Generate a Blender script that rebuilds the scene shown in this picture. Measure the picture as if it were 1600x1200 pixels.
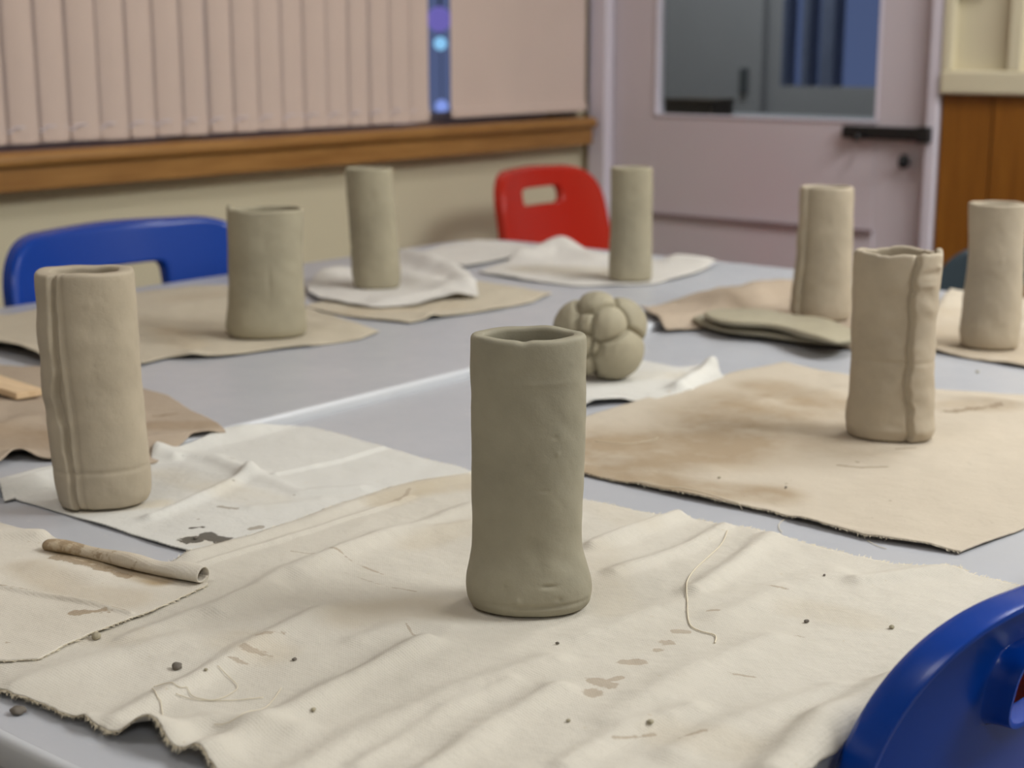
import bpy, bmesh, math, random
import numpy as np
from mathutils import Vector, Matrix

for o in list(bpy.data.objects): bpy.data.objects.remove(o, do_unlink=True)
SC = bpy.context.scene; COL = SC.collection
R = math.radians

# ------------------------------------------------------------------ camera
F = 2400.0; CAMZ = 1.10; TZ = 0.72
PITCH = math.atan(530 / F); YAW = R(39.1)
cd = bpy.data.cameras.new('camera'); cam = bpy.data.objects.new('camera', cd); COL.objects.link(cam)
cd.sensor_width = 36; cd.lens = 54; cd.clip_start = 0.05; cd.clip_end = 200
cam.location = (0, 0, CAMZ); cam.rotation_euler = (math.pi / 2 - PITCH, 0, YAW)
cd.dof.use_dof = True; cd.dof.focus_distance = 1.03; cd.dof.aperture_fstop = 7.6
SC.camera = cam

# ------------------------------------------------------------------ world (dusk outside) and view
w = bpy.data.worlds.new('dusk'); SC.world = w; w.use_nodes = True
bg = w.node_tree.nodes['Background']; bg.inputs[0].default_value = (0.19, 0.25, 0.50, 1); bg.inputs[1].default_value = 0.42
SC.view_settings.view_transform = 'Standard'; SC.view_settings.look = 'None'
SC.view_settings.gamma = 1; SC.view_settings.use_curve_mapping = False
SC.view_settings.exposure = 0.0

# ------------------------------------------------------------------ ceiling lights: the main one and three added fills
CEIL = 2.65
def area(loc, sx, sy, power, col=(1, .91, .80)):
    l = bpy.data.lights.new('ceiling_lamp', 'AREA'); l.shape = 'RECTANGLE'; l.size = sx; l.size_y = sy
    l.energy = power; l.color = col
    o = bpy.data.objects.new('ceiling_lamp', l); COL.objects.link(o); o.location = loc
LIGHTS = [((1.0, 2.2, CEIL - .07), 1.15, 1.15, 72, (.955, .99, 1)),
          ((-0.6, 2.45, CEIL - .07), .6, .6, 14, (.96, .98, 1)),  # unseen, added to brighten the blinds and the door wall
          ((-1.0, 0.0, CEIL - .07), .6, .6, 5, (.96, .98, 1)),  # unseen weak fill, added for the front left of the cloths
          ((1.5, -0.9, CEIL - .07), .6, .6, 17, (.95, .98, 1))]  # unseen fill from the camera side, added for the near-facing surfaces
for a in LIGHTS: area(*a)

# ------------------------------------------------------------------ pixel <-> place
def ray(u, v):
    x = (u - 800) / F; y = -(v - 600) / F
    fw = math.cos(PITCH) + y * math.sin(PITCH); up = -math.sin(PITCH) + y * math.cos(PITCH)
    return (x * math.cos(YAW) - fw * math.sin(YAW), x * math.sin(YAW) + fw * math.cos(YAW), up)
def at(u, v, z=TZ):
    d = ray(u, v); t = (z - CAMZ) / d[2]; return (d[0] * t, d[1] * t)
def atY(u, v, Y):
    d = ray(u, v); t = Y / d[1]; return (d[0] * t, CAMZ + d[2] * t)
def atX(u, v, X):
    d = ray(u, v); t = X / d[0]; return (d[1] * t, CAMZ + d[2] * t)

SEAM = -1.146; TZF = 0.7300; XR = -0.362; YN = 0.44; YF = 2.305; XL = -1.955
def P(p):                    # point of an outline: a pixel pair on the table top, or ('w', X, Y)
    if p[0] == 'w': return (p[1], p[2])
    a = at(*p)
    return a if a[0] > SEAM else at(p[0], p[1], TZF)

# ------------------------------------------------------------------ noise
def _h(i, j, s):
    n = (i * 374761393 + j * 668265263 + s * 974634777) & 0x7fffffff
    n = ((n ^ (n >> 13)) * 1274126177) & 0x7fffffff
    return ((n ^ (n >> 16)) & 0xffff) / 65535.0
def vn(x, y, s=0):
    x = np.asarray(x, float); y = np.asarray(y, float)
    i = np.floor(x).astype(np.int64); j = np.floor(y).astype(np.int64)
    fx = x - i; fy = y - j; fx = fx * fx * (3 - 2 * fx); fy = fy * fy * (3 - 2 * fy)
    a = _h(i, j, s); b = _h(i + 1, j, s); c = _h(i, j + 1, s); d = _h(i + 1, j + 1, s)
    return (a + (b - a) * fx) * (1 - fy) + (c + (d - c) * fx) * fy - .5
def fbm(x, y, s=0, o=3):
    r = 0; a = 1
    for k in range(o): r = r + a * vn(np.asarray(x) * 2 ** k, np.asarray(y) * 2 ** k, s + k); a *= .5
    return r
def sstep(a, b, x):
    t = np.clip((x - a) / (b - a), 0, 1); return t * t * (3 - 2 * t)
def dist_line(X, Y, pts):
    d = np.full(np.shape(X), 1e9)
    if len(pts) == 1: return np.hypot(X - pts[0][0], Y - pts[0][1])
    for (x0, y0), (x1, y1) in zip(pts[:-1], pts[1:]):
        dx, dy = x1 - x0, y1 - y0; L = dx * dx + dy * dy + 1e-12
        t = np.clip(((X - x0) * dx + (Y - y0) * dy) / L, 0, 1)
        d = np.minimum(d, np.hypot(X - x0 - t * dx, Y - y0 - t * dy))
    return d

# ------------------------------------------------------------------ materials
def lin(r, g, b):
    f = lambda c: (c / 255 / 12.92) if c <= 10 else ((c / 255 + .055) / 1.055) ** 2.4
    return (f(r), f(g), f(b), 1)
class NT:
    def __init__(s, name, rough=.6, spec=.4, col=(.8, .8, .8, 1)):
        s.m = bpy.data.materials.new(name); s.m.use_nodes = True; s.t = s.m.node_tree; s.b = s.t.nodes['Principled BSDF']
        s.b.inputs['Roughness'].default_value = rough; s.b.inputs['Specular IOR Level'].default_value = spec
        s.b.inputs['Base Color'].default_value = col
    def n(s, k, **kw):
        nd = s.t.nodes.new(k)
        for a, v in kw.items():
            if a in nd.inputs: nd.inputs[a].default_value = v
            else: setattr(nd, a, v)
        return nd
    def l(s, a, b): s.t.links.new(a, b)
    def mix(s, fac, a, b, mode='MIX'):
        nd = s.t.nodes.new('ShaderNodeMix'); nd.data_type = 'RGBA'; nd.blend_type = mode
        for k, v in ((0, fac), (6, a), (7, b)):
            if isinstance(v, (int, float, tuple)): nd.inputs[k].default_value = v
            else: s.l(v, nd.inputs[k])
        return nd.outputs[2]
    def ramp(s, src, a, b):
        nd = s.t.nodes.new('ShaderNodeMapRange'); nd.inputs[1].default_value = a; nd.inputs[2].default_value = b
        s.l(src, nd.inputs[0]); return nd.outputs[0]
    def math(s, op, a, b=0.0):
        nd = s.t.nodes.new('ShaderNodeMath'); nd.operation = op
        for k, v in ((0, a), (1, b)):
            if isinstance(v, (int, float)): nd.inputs[k].default_value = v
            else: s.l(v, nd.inputs[k])
        return nd.outputs[0]
    def noise(s, scale, detail=4, rough=.55, vec=None, stretch=None):
        nd = s.t.nodes.new('ShaderNodeTexNoise'); nd.inputs['Scale'].default_value = scale
        nd.inputs['Detail'].default_value = detail; nd.inputs['Roughness'].default_value = rough
        c = s.t.nodes.new('ShaderNodeTexCoord').outputs['Object'] if vec is None else vec
        if stretch:
            mp = s.t.nodes.new('ShaderNodeMapping'); mp.inputs['Scale'].default_value = stretch; s.l(c, mp.inputs[0]); c = mp.outputs[0]
        s.l(c, nd.inputs['Vector']); return nd.outputs[0]
    def bump(s, h, strength, dist=.001, prev=None):
        nd = s.t.nodes.new('ShaderNodeBump'); nd.inputs['Strength'].default_value = strength; nd.inputs['Distance'].default_value = dist
        s.l(h, nd.inputs['Height'])
        if prev is not None: s.l(prev, nd.inputs['Normal'])
        s.l(nd.outputs[0], s.b.inputs['Normal']); return nd.outputs[0]
    def col(s, c): s.l(c, s.b.inputs['Base Color'])

def plain(name, col, rough=.5, spec=.4, var=.06, scale=20, bump=0):
    m = NT(name, rough, spec)
    n = m.noise(scale)
    dark = tuple(c * (1 - var * 2) for c in col[:3]) + (1,)
    m.col(m.mix(m.ramp(n, .3, .7), dark, col))
    if bump: m.bump(m.noise(scale * 12), bump)
    return m.m

def cloth_mat(name, base, dirt, spot):
    m = NT(name, .9, .15)
    at_ = m.n('ShaderNodeAttribute', attribute_name='stain'); sp = m.n('ShaderNodeSeparateColor'); m.l(at_.outputs['Color'], sp.inputs[0])
    n1 = m.noise(9, 6, .65); n2 = m.noise(70, 5, .6); n3 = m.noise(240, 3, .6)
    n0 = m.noise(16, 3, .5)
    c = m.mix(m.ramp(n1, .35, .75), base, tuple(x * .86 + y * .07 for x, y in zip(base[:3], dirt[:3])) + (1,))
    # broad dirt
    d = m.math('MULTIPLY', sp.outputs[0], m.ramp(m.math('ADD', m.math('MULTIPLY', n2, .35), n0), .22, .85))
    c = m.mix(d, c, dirt)
    # sharp spots
    e = m.math('ADD', sp.outputs[1], m.math('MULTIPLY', m.math('SUBTRACT', n2, .5), .9))
    e = m.math('ADD', e, m.math('MULTIPLY', m.math('SUBTRACT', n3, .5), .5))
    g = m.ramp(e, .50, .58)
    c = m.mix(m.math('MULTIPLY', g, .75), c, spot)
    # scattered small flecks
    fl = m.ramp(m.math('ADD', m.noise(160, 2, .5), m.math('MULTIPLY', m.noise(14, 2), .25)), .875, .90)
    c = m.mix(m.math('MULTIPLY', fl, .5), c, dirt)
    # very dark blobs, and a painted edge shadow
    b3 = m.ramp(m.math('ADD', sp.outputs[2], m.math('MULTIPLY', m.math('SUBTRACT', n2, .5), 1.3)), .50, .56)
    c = m.mix(m.math('MULTIPLY', b3, .9), c, tuple(x * .28 for x in spot[:3]) + (1,))
    m.col(c)
    tc = m.n('ShaderNodeTexCoord').outputs['Object']
    w1 = m.n('ShaderNodeTexWave', bands_direction='X'); w1.inputs['Scale'].default_value = 150; w1.inputs['Distortion'].default_value = .6
    w2 = m.n('ShaderNodeTexWave', bands_direction='Y'); w2.inputs['Scale'].default_value = 150; w2.inputs['Distortion'].default_value = .6
    m.l(tc, w1.inputs[0]); m.l(tc, w2.inputs[0])
    b = m.bump(m.math('MULTIPLY', w1.outputs[1], w2.outputs[1]), .30, .0005)
    m.bump(m.noise(48, 6, .65), .45, .0030, b)
    return m.m

def clay_mat(name, base):
    m = NT(name, .72, .28)
    n1 = m.noise(14, 5, .6); n2 = m.noise(130, 4, .6)
    dk = tuple(x * .84 for x in base[:3]) + (1,); lt = tuple(min(1, x * 1.1) for x in base[:3]) + (1,)
    c = m.mix(m.ramp(n1, .3, .7), dk, lt)
    pit = m.ramp(m.noise(210, 1, .4), .80, .84)
    c = m.mix(m.math('MULTIPLY', pit, .5), c, dk)
    m.col(c)
    b = m.bump(m.noise(900, 2, .6), .25, .0004)
    b = m.bump(n2, .35, .0009, b)
    b = m.bump(m.noise(28, 3, .5), .45, .003, b)
    m.bump(m.noise(60, 3, .6, stretch=(1, 1, .25)), .2, .0012, b)
    return m.m

def wood_mat(name, a, b, stretch, scale=12, rough=.45):
    m = NT(name, rough, .4)
    n = m.noise(scale, 6, .6, stretch=stretch); n2 = m.noise(scale * .3, 2, .5, stretch=stretch)
    m.col(m.mix(m.ramp(m.math('ADD', m.math('MULTIPLY', n, .7), m.math('MULTIPLY', n2, .5)), .4, .8), a, b))
    m.bump(n, .08, .001)
    return m.m

M = {}
M['clay'] = clay_mat('clay_grey', lin(166, 158, 136))
M['clay_dark'] = clay_mat('clay_darker', lin(156, 150, 131))  # darker base tone than the grey clay
M['crumb'] = clay_mat('clay_crumb_dry', lin(112, 105, 96))
M['clay_warm'] = clay_mat('clay_drying', lin(180, 168, 148))
M['canvas'] = cloth_mat('canvas_cream', lin(205, 199, 187), lin(190, 176, 152), lin(168, 154, 136))
M['canvas2'] = cloth_mat('canvas_cream_overlay', lin(211, 204, 191), lin(176, 156, 126), lin(150, 130, 104))
M['calico'] = cloth_mat('calico_white', lin(212, 210, 204), lin(206, 196, 176), lin(150, 140, 126))
M['calico_far'] = cloth_mat('calico_far', lin(212, 208, 202), lin(196, 186, 166), lin(160, 150, 136))
M['beige'] = cloth_mat('canvas_beige', lin(197, 186, 169), lin(164, 146, 122), lin(140, 124, 104))
M['beige_far'] = cloth_mat('canvas_beige_far', lin(195, 185, 166), lin(186, 168, 140), lin(160, 144, 120))
M['brown'] = cloth_mat('canvas_brown', lin(176, 160, 142), lin(150, 128, 102), lin(130, 112, 90))
M['wall'] = plain('wall_paint_cream', lin(214, 204, 176), .8, .2, .02, 3, .1)
M['wall_white'] = plain('wall_paint_white', lin(222, 216, 204), .8, .2, .02, 3)
M['ceil'] = plain('ceiling_tiles', lin(232, 230, 222), .9, .1, .02, 3)
M['floor'] = plain('floor_vinyl', lin(96, 92, 90), .6, .3, .1, 30)
M['door'] = plain('door_gloss_white', lin(208, 198, 204), .28, .45, .01, 3)
M['frame'] = plain('frame_gloss_white', lin(216, 208, 218), .28, .45, .01, 3)
M['slat'] = plain('blind_fabric', lin(216, 195, 184), .85, .15, .02, 6, .1)
M['sill'] = wood_mat('sill_pine', lin(136, 92, 44), lin(172, 126, 70), (6, .7, 8), 10)
M['oakpanel'] = wood_mat('panel_oak', lin(120, 70, 14), lin(148, 94, 28), (9, 9, .5), 9)
M['stick'] = wood_mat('stick_pine', lin(206, 176, 138), lin(226, 200, 164), (1, 8, 8), 20, .6)
M['black'] = plain('black_iron', lin(22, 22, 24), .35, .5)
M['dark'] = plain('dark_plastic', lin(62, 70, 76), .5, .4)
M['edge'] = plain('table_edging', lin(204, 206, 210), .3, .5, .02)
M['steel'] = plain('painted_steel', lin(70, 72, 76), .35, .5)
M['chrome'] = NT('chrome_tube', .25, .5, lin(170, 172, 176)).m; M['chrome'].node_tree.nodes['Principled BSDF'].inputs['Metallic'].default_value = 1
M['thread'] = plain('cotton_thread', lin(226, 216, 194), .9, .1)
M['diffuser'] = NT('lamp_diffuser', .5, .2, (1, 1, 1, 1)).m
_b = M['diffuser'].node_tree.nodes['Principled BSDF']; _b.inputs['Emission Color'].default_value = (1, .93, .84, 1); _b.inputs['Emission Strength'].default_value = 3
def plastic(name, col):
    m = NT(name, .27, .38); n = m.noise(260, 2); m.b.inputs['Base Color'].default_value = col; m.bump(n, .05, .0005); return m.m
M['blue'] = plastic('blue_polypropylene', lin(2, 60, 156)); M['red'] = plastic('red_polypropylene', lin(182, 38, 22)); M['teal'] = plastic('charcoal_polypropylene', lin(52, 64, 72))
# table laminate
m = NT('table_laminate', .30, .42)
c = m.mix(m.ramp(m.noise(5, 4, .6), .3, .7), lin(176, 178, 184), lin(184, 185, 190))
sm = m.math('MULTIPLY', m.ramp(m.noise(22, 6, .7, stretch=(1, 1.8, 1)), .62, .72), .35)
c = m.mix(sm, c, lin(205, 204, 200)); m.col(c)
m.l(m.ramp(m.noise(30, 4), .2, 1.0), m.b.inputs['Roughness']); m.bump(m.noise(700, 2), .04, .0003)
m.t.nodes['Map Range'].inputs[3]; M['table'] = m.m
for nd in m.t.nodes:
    if nd.type == 'MAP_RANGE' and nd.outputs[0].links and nd.outputs[0].links[0].to_socket.name == 'Roughness': nd.inputs[3].default_value = .28; nd.inputs[4].default_value = .5
g = NT('window_glass', .02, .5, (1, 1, 1, 1)); g.b.inputs['Transmission Weight'].default_value = 1; g.b.inputs['IOR'].default_value = 1.02; M['glass'] = g.m
g = NT('door_glass_wired', .02, .5, (.8, .86, .88, 1)); g.b.inputs['Transmission Weight'].default_value = 1; g.b.inputs['IOR'].default_value = 1.05; M['dglass'] = g.m
def lampmat(name, col, s):
    g = NT(name, .5, .2, (0, 0, 0, 1)); g.b.inputs['Emission Color'].default_value = col; g.b.inputs['Emission Strength'].default_value = s; return g.m
M['lamp_violet'] = lampmat('street_light_violet', (.30, .25, .85, 1), .5); M['lamp_cyan'] = lampmat('street_light_cyan', (.3, .65, 1, 1), .9)
M['lamp_blue'] = lampmat('street_light_blue', (.3, .42, 1, 1), .8)

# ------------------------------------------------------------------ object helpers
def link(name, me, mat, parent=None, smooth=True):
    o = bpy.data.objects.new(name, me); COL.objects.link(o)
    if mat: me.materials.append(mat)
    if smooth: me.polygons.foreach_set('use_smooth', [True] * len(me.polygons))
    if parent: o.parent = parent
    return o
def obj_bm(name, bm, mat, parent=None, smooth=False):
    me = bpy.data.meshes.new(name); bm.to_mesh(me); bm.free(); return link(name, me, mat, parent, smooth)
def obj_pd(name, v, f, mat, parent=None, smooth=True):
    me = bpy.data.meshes.new(name); me.from_pydata([tuple(map(float, p)) for p in v], [], f); me.update()
    return link(name, me, mat, parent, smooth)
def grid_obj(name, V, nu, nv, mat, parent=None, wrap=False, extra=None):
    me = bpy.data.meshes.new(name); i = np.arange(nu * nv).reshape(nu, nv)
    if wrap: a = i[:-1]; b = i[1:]; q = np.stack([a, b, np.roll(b, -1, 1), np.roll(a, -1, 1)], -1).reshape(-1, 4)
    else: q = np.stack([i[:-1, :-1], i[1:, :-1], i[1:, 1:], i[:-1, 1:]], -1).reshape(-1, 4)
    n = nu * nv; nq = len(q)
    me.vertices.add(n); me.vertices.foreach_set('co', np.asarray(V, np.float32).reshape(-1))
    me.loops.add(nq * 4); me.loops.foreach_set('vertex_index', q.reshape(-1).astype(np.int32))
    me.polygons.add(nq); me.polygons.foreach_set('loop_start', (np.arange(nq) * 4).astype(np.int32))
    me.polygons.foreach_set('loop_total', np.full(nq, 4, np.int32)); me.update(calc_edges=True); me.validate()
    return link(name, me, mat, parent)
def box(bm, x0, x1, y0, y1, z0, z1):
    vs = [bm.verts.new(p) for p in ((x0, y0, z0), (x1, y0, z0), (x1, y1, z0), (x0, y1, z0), (x0, y0, z1), (x1, y0, z1), (x1, y1, z1), (x0, y1, z1))]
    for f in ((0, 3, 2, 1), (4, 5, 6, 7), (0, 1, 5, 4), (1, 2, 6, 5), (2, 3, 7, 6), (3, 0, 4, 7)): bm.faces.new([vs[i] for i in f])
def boxo(name, x0, x1, y0, y1, z0, z1, mat, parent=None, bev=0):
    bm = bmesh.new(); box(bm, x0, x1, y0, y1, z0, z1)
    if bev: bmesh.ops.bevel(bm, geom=bm.edges[:], offset=bev, segments=3, affect='EDGES', profile=.5)
    return obj_bm(name, bm, mat, parent, smooth=False)
def tube(name, pts, r, mat, parent=None, n=8, cap=True):
    pts = [Vector(p) for p in pts]; V = []; Fc = []; up = Vector((.13, .21, .97)).normalized(); prev = None
    for k, p in enumerate(pts):
        t = (pts[min(k + 1, len(pts) - 1)] - pts[max(k - 1, 0)]).normalized()
        a = t.cross(up if prev is None else prev.cross(t) * -1 if False else up)
        if a.length < 1e-4: a = t.cross(Vector((1, 0, 0)))
        a.normalize(); b = t.cross(a)
        for j in range(n):
            th = 2 * math.pi * j / n; V.append(p + (a * math.cos(th) + b * math.sin(th)) * r)
    for k in range(len(pts) - 1):
        for j in range(n): Fc.append((k * n + j, k * n + (j + 1) % n, (k + 1) * n + (j + 1) % n, (k + 1) * n + j))
    if cap: Fc.append(tuple(range(n))[::-1]); Fc.append(tuple((len(pts) - 1) * n + j for j in range(n)))
    return obj_pd(name, V, Fc, mat, parent)
def tag(o, label=None, cat=None, group=None, kind=None):
    if label: o['label'] = label
    if cat: o['category'] = cat
    if group: o['group'] = group
    if kind: o['kind'] = kind
    return o
def empty(name, loc=(0, 0, 0), rz=0, **kw):
    o = bpy.data.objects.new(name, None); COL.objects.link(o); o.location = loc; o.rotation_euler = (0, 0, rz); tag(o, **kw); return o
def adopt(child, parent):
    child.parent = parent; child.matrix_parent_inverse = Matrix.Translation(-Vector(parent.location)) if parent.rotation_euler.z == 0 else parent.matrix_basis.inverted()
def copy_tree(o):
    c = o.copy(); COL.objects.link(c)
    for ch in list(o.children):
        d = copy_tree(ch); d.parent = c
    return c
def S(o): o['kind'] = 'structure'; return o
def catmull(pts, n=6, closed=False):
    P_ = [np.array(p, float) for p in pts]; out = []; N = len(P_)
    rng = range(N) if closed else range(N - 1)
    for i in rng:
        g_ = (lambda k: P_[k % N]) if closed else (lambda k: P_[min(max(k, 0), N - 1)])
        a, b, c, d = g_(i - 1), g_(i), g_(i + 1), g_(i + 2)
        for k in range(n):
            t = k / n; out.append(.5 * (2 * b + (c - a) * t + (2 * a - 5 * b + 4 * c - d) * t * t + (-a + 3 * b - 3 * c + d) * t ** 3))
    if not closed: out.append(P_[-1])
    return out

# ================================================================== SETTING
XW = -2.48; YD = 3.36; X2 = 3.2; Y2 = -2.6
S(boxo('floor', -4.6, X2 + .3, Y2 - .3, 6.2, -.1, 0, M['floor']))
S(boxo('ceiling', -4.6, X2 + .3, Y2 - .3, 6.2, CEIL, CEIL + .1, M['ceil']))
S(boxo('wall_right', X2, X2 + .12, Y2, 6.0, 0, CEIL, M['wall_white']))
S(boxo('wall_back', XW, X2, Y2 - .12, Y2, 0, CEIL, M['wall_white']))
# window wall: below, above, end piers
S(boxo('wall_left', XW - .22, XW, Y2, YD + .15, 0, .86, M['wall']))
S(boxo('wall_left', XW - .22, XW, Y2, YD + .15, 2.25, CEIL, M['wall']))
S(boxo('wall_left', XW - .22, XW, Y2, -1.2, .86, 2.25, M['wall']))
S(boxo('wall_left', XW - .22, XW, 3.325, YD + .15, .86, 2.25, M['wall']))

# window frame with panes
wf = S(empty('window_1', (XW - .12, 1, .86)))
bm = bmesh.new(); xw0, xw1 = XW - .15, XW - .10
ys = [-1.2, -.1, 1.0, 2.1, 3.325]
box(bm, xw0, xw1, -1.2, 3.325, .86, .935); box(bm, xw0, xw1, -1.2, 3.325, 2.19, 2.25)
for y in ys: box(bm, xw0, xw1, max(-1.2, y - .025), min(3.325, y + .025), .935, 2.19)
f = obj_bm('window_frame', bm, M['frame']); adopt(f, wf)
for a, b in zip(ys[:-1], ys[1:]):
    p = boxo('pane', XW - .128, XW - .124, a + .02, b - .02, .93, 2.2, M['glass']); adopt(p, wf)
# window sill: nosed board and apron
sl = S(empty('trim_1', (XW, 1, .86)))
V = []; prof = [(XW - .1, .885), (XW - .1, .914), (-2.427, .914), (-2.418, .912), (-2.412, .906), (-2.410, .899), (-2.412, .891), (-2.419, .886), (-2.43, .885)]
yy = [Y2 + .01, 3.322]
for y in yy:
    for x, z in prof: V.append((x, y, z))
n = len(prof); o = obj_pd('sill_board', V, [(i, (i + 1) % n, n + (i + 1) % n, n + i) for i in range(n)] + [tuple(range(n))[::-1], tuple(range(n, 2 * n))], M['sill'], smooth=False); adopt(o, sl)
o = boxo('sill_apron', XW, -2.424, Y2 + .01, 3.322, .843, .885, M['sill'], bev=.003); adopt(o, sl)
# baseboards
S(boxo('baseboard_left', XW, XW + .015, Y2, YD, 0, .1, M['frame']))
S(boxo('baseboard_back', XW, X2, Y2, Y2 + .015, 0, .1, M['frame']))
# door wall
DX0, DX1 = -2.392, -1.514
S(boxo('wall_front', XW, -2.44, YD, YD + .12, 0, CEIL, M['wall']))
S(boxo('wall_front', -1.47, X2, YD, YD + .12, 0, CEIL, M['wall']))
S(boxo('wall_front', -2.44, -1.47, YD, YD + .12, 2.1, CEIL, M['wall']))
S(boxo('trim_2', -2.452, DX0 - .003, YD - .025, YD + .12, 0, 2.1, M['frame'], bev=.006))
S(boxo('trim_3', DX1 + .012, -1.472, YD - .025, YD + .12, 0, 2.1, M['frame'], bev=.006))
S(boxo('trim_4', -2.44, -1.474, YD - .025, YD + .12, 2.06, 2.13, M['frame'], bev=.006))
# door leaf: stiles, rails, glass, lower panel
dr = S(empty('door_1', (-1.95, YD + .03, 0)))
gx0, gx1 = -2.262, -1.636; gz = .920
def dp(name, *a, **k): o = boxo(name, *a, **k); adopt(o, dr); return o
y0, y1 = YD + .01, YD + .055
bm = bmesh.new(); box(bm, DX0, gx0, y0, y1, .02, 2.05); box(bm, gx1, DX1, y0, y1, .02, 2.05)
box(bm, gx0, gx1, y0, y1, .02, gz); box(bm, gx0, gx1, y0, y1, 1.95, 2.05); bmesh.ops.bevel(bm, geom=bm.edges[:], offset=.002, segments=1, affect='EDGES')
o = obj_bm('door_leaf', bm, M['door']); adopt(o, dr)
for a in ((gx0, gx0 + .006, gz, 1.95), (gx1 - .006, gx1, gz, 1.95), (gx0, gx1, gz, gz + .006), (gx0, gx1, 1.94, 1.95)):
    dp('glazing_bead', a[0], a[1], YD + .006, YD + .03, a[2], a[3], M['frame'], bev=.002)
dp('door_pane', gx0, gx1, YD + .033, YD + .038, gz, 1.95, M['dglass'])
dp('kick_plate', -2.31, -1.63, YD + .004, YD + .01, .10, .668, M['door'], bev=.002)
dp('panel_moulding', -2.31, -1.63, YD - .006, YD + .006, .662, .672, M['steel'], bev=.002).data.materials[0] = plain('moulding_mauve_grey', lin(150, 132, 136), .6)  # strip in a darker mauve grey than the door
hb = dp('slide_bolt', -1.716, -1.516, YD - .012, YD + .008, .884, .914, M['black'], bev=.004)
k = boxo('bolt_keep', -1.512, -1.482, YD - .05, YD - .024, .882, .918, M['black'], bev=.004); adopt(k, dr)
k = tube('bolt_knob', [(-1.665, YD - .012, .892), (-1.665, YD - .032, .888), (-1.665, YD - .038, .888)], .008, M['black']); adopt(k, dr)
bm = bmesh.new(); bmesh.ops.create_uvsphere(bm, u_segments=20, v_segments=10, radius=.5, matrix=Matrix.Translation((-1.558, YD - .004, .836)) @ Matrix.Diagonal((.024, .04, .034, 1)))
k = obj_bm('keyhole_cover', bm, M['black'], smooth=True); adopt(k, dr)
# right of the door: oak boards, dado rail, framed board
wp = S(empty('trim_5', (-1.4, YD, 0)))
x = -1.468; kx = 0
while x < 1.5:
    o = boxo('panel_board', x + .001, x + .118, YD - .016 - (.0015 if kx % 2 else 0), YD, .0, .992, M['oakpanel'], bev=.002); adopt(o, wp); x += .12; kx += 1
S(boxo('trim_6', -1.469, X2, YD - .035, YD, .992, 1.044, M['wall'], bev=.006))
wb = S(empty('trim_7', (-1.4, YD, 1.1)))
for x0 in (-1.318, -.40, .52):
    o = boxo('upright', x0, x0 + .03, YD - .03, YD, 1.044, 2.2, M['wall'], bev=.003); adopt(o, wb)
o = boxo('upright', -1.469, -1.447, YD - .03, YD, 1.044, 2.2, M['wall'], bev=.003); adopt(o, wb)
fz = boxo('wall_socket', -1.445, -1.375, YD - .03, YD, 1.225, 1.30, M['frame'], bev=.006); tag(fz, 'grey socket box high on cream wall right of the white door', 'socket')
# lobby beyond the door
YL = 4.9
wx0 = atY(1222, 60, YL)[0]; wx1 = atY(1252, 60, YL)[0]; wx2 = atY(1262, 60, YL)[0]; wx3 = atY(1282, 60, YL)[0]; wx4 = atY(1302, 60, YL)[0]; wx5 = -2.33
sz = atY(1240, 135, YL)[1]
dwv = [(x_, y_, z_) for z_ in (0, CEIL) for x_, y_ in ((-2.70, 3.51), (-2.70, 3.40), (-4.30, 4.90), (-4.20, 5.0))]; S(obj_pd('wall_side', dwv, [(0, 1, 2, 3), (7, 6, 5, 4), (0, 4, 5, 1), (1, 5, 6, 2), (2, 6, 7, 3), (3, 7, 4, 0)], M['wall_white'], smooth=False))
Mlob = plain('lobby_paint_grey', lin(142, 139, 142), .7, .3, .03, 3)
S(boxo('wall_far', -4.3, wx0, YL, YL + .1, 0, CEIL, Mlob)); S(boxo('wall_far', wx0, wx5, YL, YL + .1, 0, sz, Mlob))
S(boxo('wall_far', wx5, X2, YL, YL + .1, 0, CEIL, Mlob)); S(boxo('wall_far', wx0, wx5, YL, YL + .1, 2.3, CEIL, Mlob))
w2 = S(empty('window_2', (wx0, YL, sz)))
for a, b in ((wx1, wx1 + .028), (wx3, wx3 + .05), (wx0, wx0 + .015)):
    o = boxo('mullion', a, b, YL, YL + .08, sz, 2.3, plain('mullion_dark_blue', lin(90, 96, 120), .5)); adopt(o, w2)
o = boxo('pane', wx0, wx5, YL + .05, YL + .055, sz, 2.3, M['glass']); adopt(o, w2)
pl_ = empty('lobby_door', (-3.2, YL, 0), label='grey flush door with a square handle plate in the lobby behind the glazed door', cat='door')
xa = atY(1150, 60, YL)[0]; xb = atY(1180, 110, YL)[0]
o = boxo('door_panel', xa - .8, xb + .05, YL - .045, YL - .004, 0.01, 2.05, Mlob, bev=.004); adopt(o, pl_)
o = boxo('handle_plate', xb - .03, xb + .0, YL - .06, YL - .045, .93, 1.02, M['steel'], bev=.004); adopt(o, pl_)
l = bpy.data.lights.new('lobby_fill_light', 'AREA'); l.size = .5; l.energy = 22; l.color = (.9, .97, 1); lo = bpy.data.objects.new('lobby_fill_light', l); COL.objects.link(lo); lo.location = (-2.4, 4.15, 2.55)  # unseen fill light, added to brighten the lobby
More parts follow.
